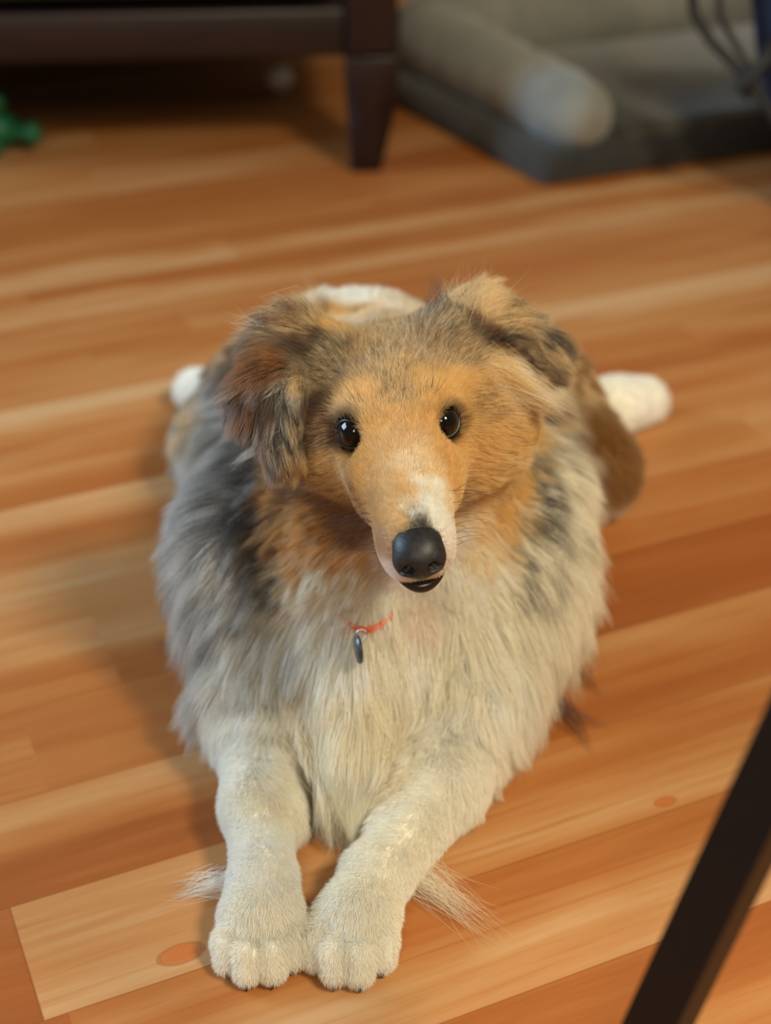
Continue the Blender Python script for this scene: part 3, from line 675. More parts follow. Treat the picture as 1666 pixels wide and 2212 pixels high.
# the markings: position, main colour, second colour, share of the second
MARKS = [
(0.0218, 0.6449, 0.2425, 'white', 'white', 0),
(0.0272, 0.6651, 0.2414, 'white', 'cream', 0.2),
(0.0163, 0.6724, 0.2484, 'cream', 'gold', 0.45),
(0.0264, 0.638, 0.2385, 'white', 'white', 0),
(0.03, 0.6338, 0.2299, 'white', 'pink', 0.2),
(0.014, 0.6807, 0.2506, 'gold', 'cream', 0.4),
(0.0168, 0.6314, 0.2388, 'ash', 'char', 0.5),
(0.0141, 0.6362, 0.2418, 'ash', 'white', 0.6),
(0.0092, 0.6353, 0.2402, 'sand', 'gold', 0.4),
(0.0197, 0.6598, 0.246, 'white', 'gold', 0.2),
(0.0249, 0.6747, 0.2456, 'gold', 'cream', 0.3),
(0.0322, 0.6665, 0.2349, 'gold', 'cream', 0.5),
(0.01, 0.6539, 0.2453, 'gold', 'sand', 0.3),
(0.0111, 0.6431, 0.2436, 'sand', 'cream', 0.4),
(0.0041, 0.6637, 0.2451, 'gold', 'sand', 0.4),
(0.0028, 0.6449, 0.2397, 'gold', 'sand', 0.5),
(0.0054, 0.6911, 0.2518, 'gold', 'sand', 0.3),
(-0.0031, 0.6541, 0.234, 'sand', 'gold', 0.4),
(-0.0056, 0.6762, 0.2404, 'gold', 'sand', 0.4),
(-0.0019, 0.637, 0.225, 'pink', 'sand', 0.4),
(-0.0036, 0.7314, 0.1502, 'pink', 'white', 0.5),
(0.0075, 0.7291, 0.1384, 'pinkw', 'white', 0.5),
(0.0041, 0.6331, 0.2105, 'pinkw', 'white', 0.5),
(0.0177, 0.6453, 0.1926, 'cream', 'white', 0.4),
(0.0355, 0.7381, 0.1357, 'white', 'cream', 0.4),
(0.0423, 0.7457, 0.154, 'white', 'pinkw', 0.5),
(0.0432, 0.748, 0.1756, 'gold', 'cream', 0.3),
(0.0364, 0.6815, 0.2344, 'amber', 'gold', 0.4),
(0.0355, 0.693, 0.2421, 'amber', 'gold', 0.4),
(0.0073, 0.712, 0.2574, 'gold', 'amber', 0.3),
(0.0074, 0.7317, 0.2613, 'gold', 'char', 0.2),
(0.0044, 0.7504, 0.2662, 'gold', 'char', 0.22),
(0.0046, 0.7832, 0.2678, 'sand', 'umber', 0.33),
(0.0056, 0.9744, 0.195, 'sand', 'umber', 0.28),
(-0.0143, 0.9779, 0.1971, 'gold', 'char', 0.3),
(-0.0342, 0.975, 0.1948, 'amber', 'sand', 0.3),
(-0.0137, 0.7359, 0.2591, 'gold', 'amber', 0.3),
(-0.0213, 0.7269, 0.2552, 'gold', 'sand', 0.4),
(0.0301, 0.7335, 0.2633, 'amber', 'amber', 0),
(0.0224, 0.737, 0.2643, 'amber', 'gold', 0.3),
(0.0378, 0.7309, 0.2589, 'amber', 'gold', 0.4),
(-0.0088, 0.7711, 0.2648, 'sand', 'umber', 0.35),
(0.0231, 0.7698, 0.2684, 'sand', 'umber', 0.33),
(0.0394, 0.7848, 0.2789, 'sand', 'char', 0.45),
(-0.0327, 0.7625, 0.2543, 'sand', 'char', 0.5),
(-0.0377, 0.7476, 0.2442, 'umber', 'char', 0.4),
(-0.0302, 0.774, 0.2664, 'sand', 'char', 0.5),
(0.0464, 0.749, 0.2582, 'gold', 'amber', 0.4),
(0.0543, 0.746, 0.2509, 'gold', 'umber', 0.3),
(0.0443, 0.7679, 0.2664, 'sand', 'umber', 0.4),
(-0.0307, 0.7304, 0.2371, 'umber', 'gold', 0.3),
(-0.0269, 0.7222, 0.2223, 'gold', 'amber', 0.4),
(-0.0356, 0.7362, 0.2018, 'russet', 'gold', 0.4),
(-0.0132, 0.6901, 0.2381, 'amber', 'gold', 0.4),
(-0.0159, 0.6892, 0.2181, 'russet', 'gold', 0.4),
(-0.0499, 0.7542, 0.2006, 'russet', 'umber', 0.3),
(0.0432, 0.7251, 0.2386, 'gold', 'amber', 0.4),
(0.0571, 0.7344, 0.2274, 'amber', 'gold', 0.5),
(0.0726, 0.7559, 0.2091, 'amber', 'sand', 0.4),
(0.06, 0.7584, 0.1853, 'amber', 'amber', 0),
(0.0821, 0.8111, 0.1502, 'amber', 'gold', 0.4),
(0.0685, 0.7823, 0.1474, 'amber', 'gold', 0.4),
(0.0557, 0.7602, 0.1513, 'gold', 'cream', 0.3),
(0.0748, 0.7818, 0.134, 'amber', 'sand', 0.5),
(0.0498, 0.7513, 0.1436, 'cream', 'gold', 0.3),
(0.0622, 0.7631, 0.1324, 'cream', 'gold', 0.3),
(-0.0677, 0.7971, 0.1621, 'honey', 'umber', 0.4),
(-0.0545, 0.7737, 0.1728, 'russet', 'umber', 0.35),
(-0.0365, 0.7495, 0.1843, 'russet', 'umber', 0.3),
(-0.0675, 0.7891, 0.1534, 'honey', 'umber', 0.35),
(-0.0548, 0.7719, 0.1607, 'honey', 'umber', 0.3),
(-0.0398, 0.7548, 0.1681, 'honey', 'umber', 0.35),
(-0.0256, 0.7446, 0.1712, 'russet', 'umber', 0.45),
(-0.061, 0.7726, 0.1467, 'honey', 'umber', 0.3),
(-0.0488, 0.7585, 0.1524, 'honey', 'amber', 0.4),
(-0.0342, 0.7465, 0.1568, 'honey', 'umber', 0.35),
(-0.0201, 0.7388, 0.1618, 'russet', 'umber', 0.5),
(-0.0548, 0.7581, 0.1392, 'honey', 'sand', 0.3),
(-0.04, 0.7452, 0.1444, 'honey', 'sand', 0.35),
(-0.0258, 0.7371, 0.1464, 'honey', 'sand', 0.4),
(-0.0146, 0.7333, 0.149, 'sand', 'honey', 0.4),
(-0.0519, 0.7509, 0.1303, 'sand', 'honey', 0.5),
(-0.0372, 0.74, 0.1343, 'sand', 'cream', 0.4),
(-0.0641, 0.7692, 0.1353, 'honey', 'char', 0.4),
(-0.0203, 0.7319, 0.1365, 'cream', 'sand', 0.4),
(-0.0776, 0.8129, 0.1595, 'char', 'umber', 0.3),
(-0.0835, 0.8079, 0.1522, 'char', 'silver', 0.25),
(-0.0861, 0.7993, 0.1454, 'char', 'silver', 0.25),
(-0.0798, 0.7892, 0.1396, 'char', 'umber', 0.3),
(-0.0946, 0.7911, 0.1384, 'char', 'silver', 0.35),
(-0.0884, 0.783, 0.1314, 'char', 'ash', 0.35),
(-0.0735, 0.7767, 0.1303, 'char', 'honey', 0.3),
(-0.0765, 0.772, 0.1195, 'char', 'ash', 0.35),
(-0.0643, 0.7616, 0.1196, 'char', 'sand', 0.45),
(-0.0854, 0.7701, 0.1137, 'ash', 'char', 0.5),
(-0.134, 1.0324, 0.0638, 'silver', 'ash', 0.2),
(-0.1505, 1.0304, 0.035, 'silver', 'ash', 0.15),
(-0.1224, 1.0399, 0.0849, 'silver', 'ash', 0.25),
(-0.1186, 1.0247, 0.0639, 'silver', 'char', 0.35),
(-0.0944, 0.8318, 0.1518, 'ash', 'char', 0.5),
(-0.1075, 0.8369, 0.1417, 'silver', 'char', 0.3),
(-0.1191, 0.8232, 0.1288, 'silver', 'ash', 0.25),
(-0.1293, 0.8303, 0.1244, 'silver', 'ash', 0.2),
(-0.107, 0.7976, 0.1377, 'silver', 'char', 0.4),
(-0.1196, 0.7939, 0.119, 'silver', 'ash', 0.4),
(-0.1031, 0.7781, 0.1224, 'char', 'silver', 0.5),
(-0.0971, 0.7678, 0.1082, 'ash', 'silver', 0.5),
(-0.1196, 0.7799, 0.0963, 'silver', 'ash', 0.4),
(-0.0795, 0.7622, 0.1015, 'silver', 'char', 0.4),
(-0.0676, 0.759, 0.1037, 'silver', 'char', 0.45),
(-0.0583, 0.7517, 0.1089, 'sand', 'char', 0.35),
(-0.0974, 0.7607, 0.0919, 'ash', 'silver', 0.5),
(-0.1136, 0.7684, 0.079, 'silver', 'ash', 0.35),
(-0.0853, 0.7508, 0.0846, 'silver', 'ash', 0.35),
(-0.0706, 0.7506, 0.0884, 'silver', 'cream', 0.4),
(-0.1036, 0.7511, 0.0699, 'silver', 'ash', 0.4),
(-0.0847, 0.7366, 0.0737, 'silver', 'cream', 0.4),
(-0.1179, 0.7644, 0.0523, 'silver', 'ash', 0.3),
(-0.0617, 0.7483, 0.0901, 'cream', 'silver', 0.4),
(0.1164, 1.003, 0.0965, 'sand', 'ash', 0.5),
(0.1315, 1.0004, 0.0776, 'silver', 'sand', 0.5),
(0.1468, 0.9953, 0.0556, 'cream', 'silver', 0.4),
(0.0907, 0.8512, 0.1581, 'sand', 'amber', 0.4),
(0.1095, 0.846, 0.1434, 'cream', 'ash', 0.4),
(0.1173, 0.8395, 0.1295, 'cream', 'ash', 0.25),
(0.0912, 0.8346, 0.1536, 'ash', 'sand', 0.5),
(0.0938, 0.8267, 0.1478, 'char', 'sand', 0.45),
(0.0965, 0.818, 0.1408, 'char', 'cream', 0.4),
(0.0984, 0.8082, 0.1346, 'char', 'cream', 0.4),
(0.0999, 0.7984, 0.1285, 'char', 'cream', 0.42),
(0.1011, 0.7886, 0.1225, 'char', 'cream', 0.5),
(0.0934, 0.7931, 0.1301, 'char', 'sand', 0.45),
(0.0857, 0.7897, 0.1323, 'ash', 'sand', 0.5),
(0.0854, 0.7802, 0.1245, 'char', 'cream', 0.45),
(0.0872, 0.7734, 0.1168, 'char', 'cream', 0.45),
(0.0895, 0.7675, 0.1085, 'char', 'cream', 0.5),
(0.091, 0.7625, 0.0995, 'char', 'cream', 0.6),
(0.092, 0.7575, 0.0887, 'cream', 'char', 0.3),
(0.0928, 0.7525, 0.078, 'cream', 'ash', 0.2),
(0.0791, 0.7718, 0.1196, 'sand', 'cream', 0.5),
(0.102, 0.7808, 0.1153, 'char', 'cream', 0.7),
(0.1234, 0.841, 0.1104, 'cream', 'cream', 0),
(0.1586, 1.003, 0.0038, 'cream', 'cream', 0),
(0.1149, 0.8069, 0.1158, 'cream', 'ash', 0.12),
(0.1083, 0.7801, 0.1069, 'cream', 'ash', 0.1),
(0.1247, 0.8111, 0.0894, 'cream', 'cream', 0),
(0.12, 0.786, 0.0736, 'cream', 'cream', 0),
(0.1051, 0.7659, 0.0881, 'cream', 'cream', 0),
(0.1062, 0.764, 0.0675, 'cream', 'cream', 0),
(0.1054, 0.7723, 0.0424, 'cream', 'sand', 0.2),
(0.0775, 0.7594, 0.1035, 'cream', 'cream', 0),
(0.0774, 0.7492, 0.0894, 'cream', 'cream', 0),
(-0.0521, 0.7451, 0.1136, 'sand', 'cream', 0.5),
(-0.0373, 0.7372, 0.1261, 'sand', 'cream', 0.5),
(-0.0375, 0.7297, 0.1073, 'cream', 'pinkw', 0.4),
(-0.0036, 0.7245, 0.1214, 'cream', 'white', 0.4),
(0.0187, 0.726, 0.1135, 'cream', 'pinkw', 0.4),
(0.0474, 0.7424, 0.1155, 'cream', 'white', 0.4),
(0.0716, 0.7645, 0.1141, 'cream', 'white', 0.4),
(0.0715, 0.7477, 0.0906, 'cream', 'white', 0.4),
(-0.0527, 0.7337, 0.0759, 'cream', 'silver', 0.4),
(-0.0204, 0.7058, 0.0869, 'cream', 'white', 0.4),
(0.0191, 0.7166, 0.0676, 'cream', 'white', 0.4),
(0.062, 0.7215, 0.0709, 'cream', 'white', 0.4),
(-0.0726, 0.722, 0.0632, 'cream', 'silver', 0.5),
(-0.0092, 0.6815, 0.0532, 'cream', 'sand', 0.15),
(-0.0202, 0.6669, 0.037, 'cream', 'sand', 0.2),
(-0.0372, 0.6864, 0.049, 'cream', 'sand', 0.2),
(-0.0867, 0.6721, 0.0433, 'white', 'white', 0),
(-0.0635, 0.6537, 0.0416, 'white', 'cream', 0.5),
(-0.0709, 0.602, 0.0371, 'white', 'white', 0),
(-0.0684, 0.5612, 0.0262, 'white', 'cream', 0.3),
(0.0321, 0.6649, 0.0497, 'cream', 'white', 0.5),
(0.0125, 0.626, 0.0387, 'white', 'cream', 0.5),
(-0.0033, 0.5884, 0.0331, 'white', 'cream', 0.4),
(-0.0182, 0.556, 0.0212, 'white', 'cream', 0.3),
(-0.0343, 0.7895, 0.2714, 'amber', 'sand', 0.4),
(-0.0446, 0.7891, 0.2716, 'umber', 'sand', 0.5),
(-0.0577, 0.792, 0.2741, 'sand', 'umber', 0.4),
(-0.0874, 1.0051, 0.164, 'sand', 'umber', 0.4),
(-0.1192, 1.103, 0.1071, 'umber', 'sand', 0.4),
(-0.0519, 0.7807, 0.2661, 'umber', 'char', 0.5),
(-0.0385, 0.7847, 0.2701, 'char', 'umber', 0.4),
(-0.0722, 0.7606, 0.2612, 'russet', 'umber', 0.4),
(-0.1153, 1.0539, 0.1024, 'umber', 'char', 0.4),
(-0.0642, 0.7518, 0.2479, 'char', 'silver', 0.4),
(-0.0513, 0.7593, 0.25, 'ash', 'sand', 0.5),
(-0.059, 0.7436, 0.2343, 'char', 'silver', 0.4),
(-0.0511, 0.7438, 0.2312, 'char', 'sand', 0.4),
(-0.0564, 0.7509, 0.2424, 'char', 'silver', 0.4),
(-0.0695, 0.7465, 0.2388, 'char', 'russet', 0.4),
(0.0367, 0.818, 0.2733, 'sand', 'char', 0.5),
(0.0471, 0.8061, 0.2774, 'sand', 'umber', 0.4),
(0.0595, 0.8073, 0.276, 'sand', 'gold', 0.4),
(0.0725, 0.8096, 0.2659, 'sand', 'char', 0.4),
(0.045, 0.7889, 0.277, 'umber', 'char', 0.5),
(0.0618, 0.791, 0.2641, 'umber', 'black', 0.5),
(0.0773, 0.8057, 0.2448, 'black', 'umber', 0.4),
(0.089, 0.8161, 0.2522, 'sand', 'char', 0.5),
(0.0987, 0.8176, 0.2327, 'sand', 'char', 0.5),
(0.0689, 0.7681, 0.2514, 'gold', 'cream', 0.4),
(0.1133, 1.0186, 0.1124, 'cream', 'gold', 0.3),
(-0.0247, 0.9997, 0.1964, 'white', 'white', 0),
(0.1654, 1.012, 0.0752, 'umber2', 'umber2', 0),
(0.1834, 0.9963, 0.0509, 'umber2', 'umber2', 0),
(0.1495, 1.0522, 0.1074, 'umber2', 'sand', 0.4),
(0.2313, 1.1603, 0.0343, 'white', 'white', 0),
(0.1964, 1.147, 0.0412, 'white', 'cream', 0.4),
(-0.1951, 1.2008, 0.0179, 'white', 'white', 0),
(-0.1617, 1.0442, 0.0572, 'sand', 'ash', 0.4),
(-0.1535, 1.0451, 0.0131, 'ash', 'sand', 0.4),
(0, 0.98, 0.19, 'white', 'white', 0),
(-0.05, 0.96, 0.18, 'white', 'white', 0),
(0.06, 0.98, 0.17, 'umber2', 'sand', 0.4),
(0, 1.1, 0.13, 'umber2', 'char', 0.3),
(0.1, 1, 0.08, 'umber2', 'umber2', 0),
(-0.1, 1, 0.08, 'umber2', 'ash', 0.4),
(0, 1.27, 0.03, 'white', 'cream', 0.3),
(0, 0.9, 0.03, 'cream', 'white', 0.3),
(0.13, 0.9, 0.08, 'cream', 'sand', 0.3),
(-0.13, 0.9, 0.08, 'ash', 'cream', 0.3),
(-0.17, 1.19, 0.02, 'white', 'white', 0)]
# wisps: kind, root, tip, hairs, colour, spread at root and tip, bow, radius
WISPS = [
('ruff', (0.0592, 0.7261, 0.0746), (0.069, 0.7386, 0.004), 120, 'cream', 0.007, 0.0035, 0.004, 0.0001),
('ruff', (0.0696, 0.7311, 0.0743), (0.0801, 0.7432, 0.004), 120, 'cream', 0.007, 0.0035, 0.004, 0.0001),
('ruff', (0.0801, 0.7334, 0.0689), (0.0919, 0.7501, 0.004), 120, 'cream', 0.007, 0.0035, 0.004, 0.0001),
('ruff', (0.0914, 0.7448, 0.0637), (0.1014, 0.7548, 0.004), 120, 'cream', 0.007, 0.0035, 0.004, 0.0001),
('ruff', (0.1043, 0.7656, 0.0513), (0.1167, 0.7642, 0.004), 120, 'cream', 0.007, 0.0035, 0.004, 0.0001),
('ruff', (0.1164, 0.7797, 0.0481), (0.1298, 0.7763, 0.004), 120, 'cream', 0.007, 0.0035, 0.004, 0.0001),
('ruff', (0.1242, 0.7872, 0.0577), (0.1449, 0.8114, 0.004), 120, 'cream', 0.007, 0.0035, 0.004, 0.0001),
('ruff', (0.0753, 0.7264, 0.0671), (0.0711, 0.7341, 0.004), 120, 'cream', 0.007, 0.0035, 0.004, 0.0001),
('ruff', (0.0983, 0.7606, 0.0438), (0.1093, 0.7571, 0.004), 120, 'cream', 0.007, 0.0035, 0.004, 0.0001),
('ruff', (-0.0905, 0.7353, 0.071), (-0.0989, 0.7408, 0.006), 110, 'silver', 0.007, 0.0035, 0.004, 0.0001),
('ruff', (-0.1, 0.743, 0.0687), (-0.1103, 0.7501, 0.006), 110, 'silver', 0.007, 0.0035, 0.004, 0.0001),
('ruff', (-0.1108, 0.76, 0.0631), (-0.1239, 0.769, 0.006), 110, 'silver', 0.007, 0.0035, 0.004, 0.0001),
('ruff', (-0.1225, 0.7826, 0.0573), (-0.1367, 0.7886, 0.006), 110, 'silver', 0.007, 0.0035, 0.004, 0.0001),
('ruff', (-0.0827, 0.7241, 0.0652), (-0.0914, 0.7408, 0.006), 110, 'silver', 0.007, 0.0035, 0.004, 0.0001),
('ruff', (-0.103, 0.7384, 0.0613), (-0.103, 0.7363, 0.006), 110, 'silver', 0.007, 0.0035, 0.004, 0.0001),
('earL', (-0.0616, 0.7409, 0.2298), (-0.0909, 0.7369, 0.2101), 60, 'silver', 0.0025, 0.0012, 0, 9e-05),
('earL', (-0.0584, 0.7375, 0.2257), (-0.0705, 0.7335, 0.1972), 60, 'silver', 0.0025, 0.0012, 0, 9e-05),
('earL', (-0.0512, 0.7413, 0.2266), (-0.0474, 0.7373, 0.2136), 60, 'silver', 0.0025, 0.0012, 0, 9e-05),
('earL', (-0.0479, 0.9822, 0.1915), (-0.0592, 0.9922, 0.2203), 90, 'sand', 0.006, 0.005, 0, 8e-05),
('earL', (-0.0549, 0.9884, 0.1886), (-0.075, 0.9984, 0.2079), 90, 'sand', 0.006, 0.005, 0, 8e-05),
('earL', (-0.0524, 0.7962, 0.2766), (-0.0746, 0.8062, 0.281), 90, 'sand', 0.006, 0.005, 0, 8e-05),
('earL', (-0.0632, 0.7933, 0.272), (-0.0913, 0.8033, 0.2703), 90, 'cream', 0.006, 0.005, 0, 8e-05),
('earL', (-0.0994, 1.0992, 0.1173), (-0.1355, 1.1092, 0.1104), 90, 'sand', 0.006, 0.005, 0, 8e-05),
('earL', (-0.0728, 0.7693, 0.2627), (-0.0957, 0.7793, 0.2518), 90, 'umber', 0.006, 0.005, 0, 8e-05),
('earL', (-0.0444, 0.9801, 0.1924), (-0.0443, 0.9901, 0.2151), 90, 'umber', 0.006, 0.005, 0, 8e-05),
('earR', (0.0342, 0.7927, 0.2811), (0.0273, 0.8007, 0.3043), 80, 'char', 0.006, 0.005, 0, 8e-05),
('earR', (0.0412, 0.7968, 0.2793), (0.041, 0.8048, 0.3015), 80, 'sand', 0.006, 0.005, 0, 8e-05),
('earR', (0.048, 0.7953, 0.277), (0.0583, 0.8033, 0.3041), 80, 'sand', 0.006, 0.005, 0, 8e-05),
('earR', (0.0565, 0.8014, 0.2742), (0.0755, 0.8094, 0.2899), 80, 'sand', 0.006, 0.005, 0, 8e-05),
('earR', (0.0681, 0.8072, 0.2685), (0.0919, 0.8152, 0.2745), 80, 'gold', 0.006, 0.005, 0, 8e-05),
('earR', (0.077, 0.8096, 0.2583), (0.1018, 0.8176, 0.2515), 80, 'char', 0.006, 0.005, 0, 8e-05),
('earR', (0.0831, 0.811, 0.2485), (0.1079, 0.819, 0.232), 80, 'sand', 0.006, 0.005, 0, 8e-05),
('earR', (0.0605, 0.7668, 0.2581), (0.0949, 0.7548, 0.244), 260, 'gold', 0.005, 0.004, 0.002, 9e-05),
('earR', (0.0661, 0.7684, 0.2543), (0.1066, 0.7564, 0.238), 260, 'cream', 0.005, 0.004, 0.002, 9e-05),
('earR', (0.0718, 0.7688, 0.2481), (0.1052, 0.7568, 0.2317), 260, 'sand', 0.005, 0.004, 0.002, 9e-05)]

# ------------------------------------------------------------------ coat colours (albedo)
PAL = {k: np.array(srgb(*v)) for k, v in dict(
    white=(244, 242, 236), cream=(242, 234, 214), pinkw=(232, 212, 200), pink=(206, 172, 156), silver=(206, 204, 200), ash=(126, 120, 112),
    sand=(218, 190, 146), gold=(230, 192, 132), amber=(222, 178, 104), russet=(150, 98, 58), umber=(112, 78, 52), umber2=(142, 98, 50), honey=(218, 152, 68),
    taupe=(150, 128, 112), char=(72, 66, 62), black=(28, 25, 24)).items()}
GP = np.array([g[:3] for g in COMB]); GD = np.array([g[3:6] for g in COMB]); GL = np.array([g[6:8] for g in COMB])
GR = [g[8] for g in COMB]; REG = ['face', 'ruff', 'chest', 'leg', 'ear', 'body']; GRI = np.array([REG.index(r) for r in GR])
MP = np.array([m[:3] for m in MARKS]); M1 = np.array([PAL[m[3]] for m in MARKS]); M2 = np.array([PAL[m[4]] for m in MARKS]); MS = np.array([m[5] for m in MARKS])

def weights(P, Q, eps, power):
    d2 = (P*P).sum(1)[:, None]+(Q*Q).sum(1)[None]-2*P@Q.T
    w = 1/(np.maximum(d2, 0)+eps*eps)**power
    return w/w.sum(1, keepdims=True), np.argmin(d2, 1)
def chunked(fn, P, n=40000):
    parts = [fn(P[i:i+n]) for i in range(0, len(P), n)]
    return [np.concatenate(x) for x in zip(*parts)]
def vnoise(P, s, seed):
    """smooth value noise"""
    r = np.random.default_rng(seed); T = r.random((32, 32, 32)).astype(np.float32)
    g = P/s+1000; i = np.floor(g).astype(int); f = g-i; f = f*f*(3-2*f); o = 0
    for a in (0, 1):
        for b in (0, 1):
            for c in (0, 1):
                w = (f[:, 0] if a else 1-f[:, 0])*(f[:, 1] if b else 1-f[:, 1])*(f[:, 2] if c else 1-f[:, 2])
                o = o+w*T[(i[:, 0]+a) % 32, (i[:, 1]+b) % 32, (i[:, 2]+c) % 32]
    return o
def norm(v): return v/np.maximum(np.linalg.norm(v, axis=-1, keepdims=True), 1e-9)
def comb(P):
    def fn(p):
        w, near = weights(p, GP, 0.004, 2.2)
        return norm(w@GD), w@GL, GRI[near]
    return chunked(fn, P)
def marks(P):
    def fn(p):
        w, near = weights(p, MP, 0.003, 2.6)
        return w@M1, w@M2, w@MS
    return chunked(fn, P)

BV, BQ = BODY.mesh()
dog = link('dog', np_mesh('dog', BV, BQ))
tag(dog, 'long-haired sable and white dog lying on the wood floor with front paws stretched forward', 'dog')
c1, c2, ms = marks(BV)
skin = c1*(1-ms[:, None])+c2*ms[:, None]
for e in (EYE_L, EYE_R):
    k = np.clip(1.6-(np.linalg.norm(BV-e, axis=1)-0.0112)/0.0030, 0, 1)[:, None]; skin = skin*(1-k)+PAL['black']*0.6*k
at = dog.data.attributes.new('coat', 'FLOAT_COLOR', 'POINT')
at.data.foreach_set('color', np.concatenate([skin, np.ones((len(skin), 1))], 1).astype(np.float32).ravel())
def attr_mat(name, rough):
    m = mat(name, (0.5, 0.4, 0.3), rough, spec=0.0); nt = m.node_tree
    a = nt.nodes.new('ShaderNodeAttribute'); a.attribute_name = 'coat'
    nt.links.new(a.outputs['Color'], nt.nodes['Principled BSDF'].inputs['Base Color']); return m
dog.data.materials.append(attr_mat('dog_skin', 0.9))

def hair_material(name, diffuse):
    m = bpy.data.materials.new(name); m.use_nodes = True; nt = m.node_tree
    nt.nodes.clear(); N = nt.nodes.new; L = nt.links
    out = N('ShaderNodeOutputMaterial'); a = N('ShaderNodeAttribute'); a.attribute_name = 'coat'
    h = N('ShaderNodeBsdfHairPrincipled'); h.model = 'CHIANG'; h.parametrization = 'COLOR'
    L.new(a.outputs['Color'], h.inputs['Color'])
    h.inputs['Roughness'].default_value = 0.58; h.inputs['Radial Roughness'].default_value = 0.55
    d1 = N('ShaderNodeBsdfDiffuse'); L.new(a.outputs['Color'], d1.inputs['Color'])
    d2 = N('ShaderNodeBsdfTranslucent'); L.new(a.outputs['Color'], d2.inputs['Color'])
    d = N('ShaderNodeMixShader'); d.inputs[0].default_value = 0.30; L.new(d1.outputs[0], d.inputs[1]); L.new(d2.outputs[0], d.inputs[2])
    mx = N('ShaderNodeMixShader'); mx.inputs[0].default_value = diffuse
    L.new(h.outputs[0], mx.inputs[1]); L.new(d.outputs[0], mx.inputs[2]); L.new(mx.outputs[0], out.inputs[0])
    return m
HAIR = hair_material('dog_hair', 0.62)
HAIR_SHORT = hair_material('dog_hair_short', 0.80)

def make_curves(name, P, R, C, parent, m):
    n, K = P.shape[:2]
    cu = bpy.data.hair_curves.new(name); cu.add_curves([K]*n)
    cu.attributes['position'].data.foreach_set('vector', np.ascontiguousarray(P, np.float32).ravel())
    r = cu.attributes.get('radius') or cu.attributes.new('radius', 'FLOAT', 'POINT')
    r.data.foreach_set('value', np.ascontiguousarray(R, np.float32).ravel())
    if C.ndim == 2: C = np.repeat(C[:, None], K, 1)
    a = cu.attributes.new('coat', 'FLOAT_COLOR', 'POINT')
    a.data.foreach_set('color', np.concatenate([C, np.ones((n, K, 1))], 2).astype(np.float32).ravel())
    cu.materials.append(m)
    o = bpy.data.objects.new(name, cu); COL.objects.link(o); o.parent = parent
    return o

DENS = {'face': 5.0, 'ruff': 1.5, 'chest': 1.6, 'leg': 4.0, 'ear': 2.6, 'body': 1.0}   # hairs per square mm
def sample_roots():
    A, B, C_, D = (BV[BQ[:, k]] for k in range(4))
    cen = (A+B+C_+D)/4; cr = np.cross(C_-A, D-B); area = np.linalg.norm(cr, axis=1)*0.5; nrm = norm(cr)
    if (nrm*BODY.grad(cen)).sum(1).mean() < 0: nrm = -nrm
    d_, l_, reg = comb(cen)
    dens = np.array([DENS[r] for r in REG])[reg]*np.clip(1.25-l_[:, 0]/70, 0.5, 1.2)
    dens = dens*np.where(cen[:, 1] > 0.93, 0.55, 1)*np.where((nrm[:, 2] < -0.5) & (cen[:, 2] < 0.04), 0.15, 1)
    dens = dens*np.where(cen[:, 2] < 0.0022, 0, 1)
    for e in (EYE_L, EYE_R): dens = dens*np.clip((np.linalg.norm(cen-e, axis=1)-0.0108)/0.002, 0, 1)
    q = (cen-NOSE_C)@np.array([HM, HS, HT]).T/np.array([0.0125, 0.0137, 0.0125]); dens = dens*(np.linalg.norm(q, axis=1) > 1.0)
    q = (cen-MOUTH_C)@np.array([HM, HS, HT]).T/np.array([0.0105, 0.0125, 0.0045]); dens = dens*(np.linalg.norm(q, axis=1) > 1.0)
    n = rng.poisson(dens*area*1e6); f = np.repeat(np.arange(len(n)), n)
    s, t = rng.random((2, len(f), 1))
    P = (A[f]*(1-s)+B[f]*s)*(1-t)+(D[f]*(1-s)+C_[f]*s)*t
    return P, reg[f]
MOUTH_C = hp(0.0775, 0, -0.0385)
K = 8
def grow(P, reg):
    n = len(P); N = BODY.grad(P); D, LL, _ = comb(P); L = LL[:, 0]*1e-3; lift = LL[:, 1]
    L = L*rng.uniform(0.72, 1.12, n)*(0.85+0.3*vnoise(P, 0.012, 3))
    D = norm(D-N*(D*N).sum(1)[:, None])
    side = norm(np.cross(N, D))
    # wander of the coat: slow swirls plus a little per hair
    wand = (vnoise(P, 0.018, 5)-0.5)*0.9*np.clip(L/0.03, 0.25, 1)+rng.normal(0, 0.10, n)
    D = norm(D+side*wand[:, None])
    lift = lift*rng.uniform(0.4, 1.3, n)
    d = norm(D+N*lift[:, None])
    grav = np.clip((L-0.010)/0.05, 0, 1)*0.50
    thick = L*0.34*rng.random(n)**0.8+0.0002
    X = np.zeros((n, K, 3)); X[:, 0] = P; p = P.copy(); st = (L/(K-1))[:, None]
    curl = rng.normal(0, 0.07, (n, 3))
    for k in range(1, K):
        t = k/(K-1)
        d = norm(d+curl*0.5+np.array([0, 0, -1])*grav[:, None]*0.35*t - N*lift[:, None]*0.10)
        p = p+d*st
        sd = BODY.sample(p); g = BODY.grad(p)
        need = thick*min(1, t*1.7)+0.0003
        push = np.clip(need-sd, 0, 0.02)
        p = p+g*push[:, None]
        low = p[:, 2] < 0.0012; p[low, 2] = 0.0012+0.002*rng.random(low.sum())*1.0
        d2 = norm(p-X[:, k-1]); p = X[:, k-1]+d2*st; d = norm(d*0.35+d2*0.65)
        p[:, 2] = np.maximum(p[:, 2], 0.0008)
        X[:, k] = p
    return X, L
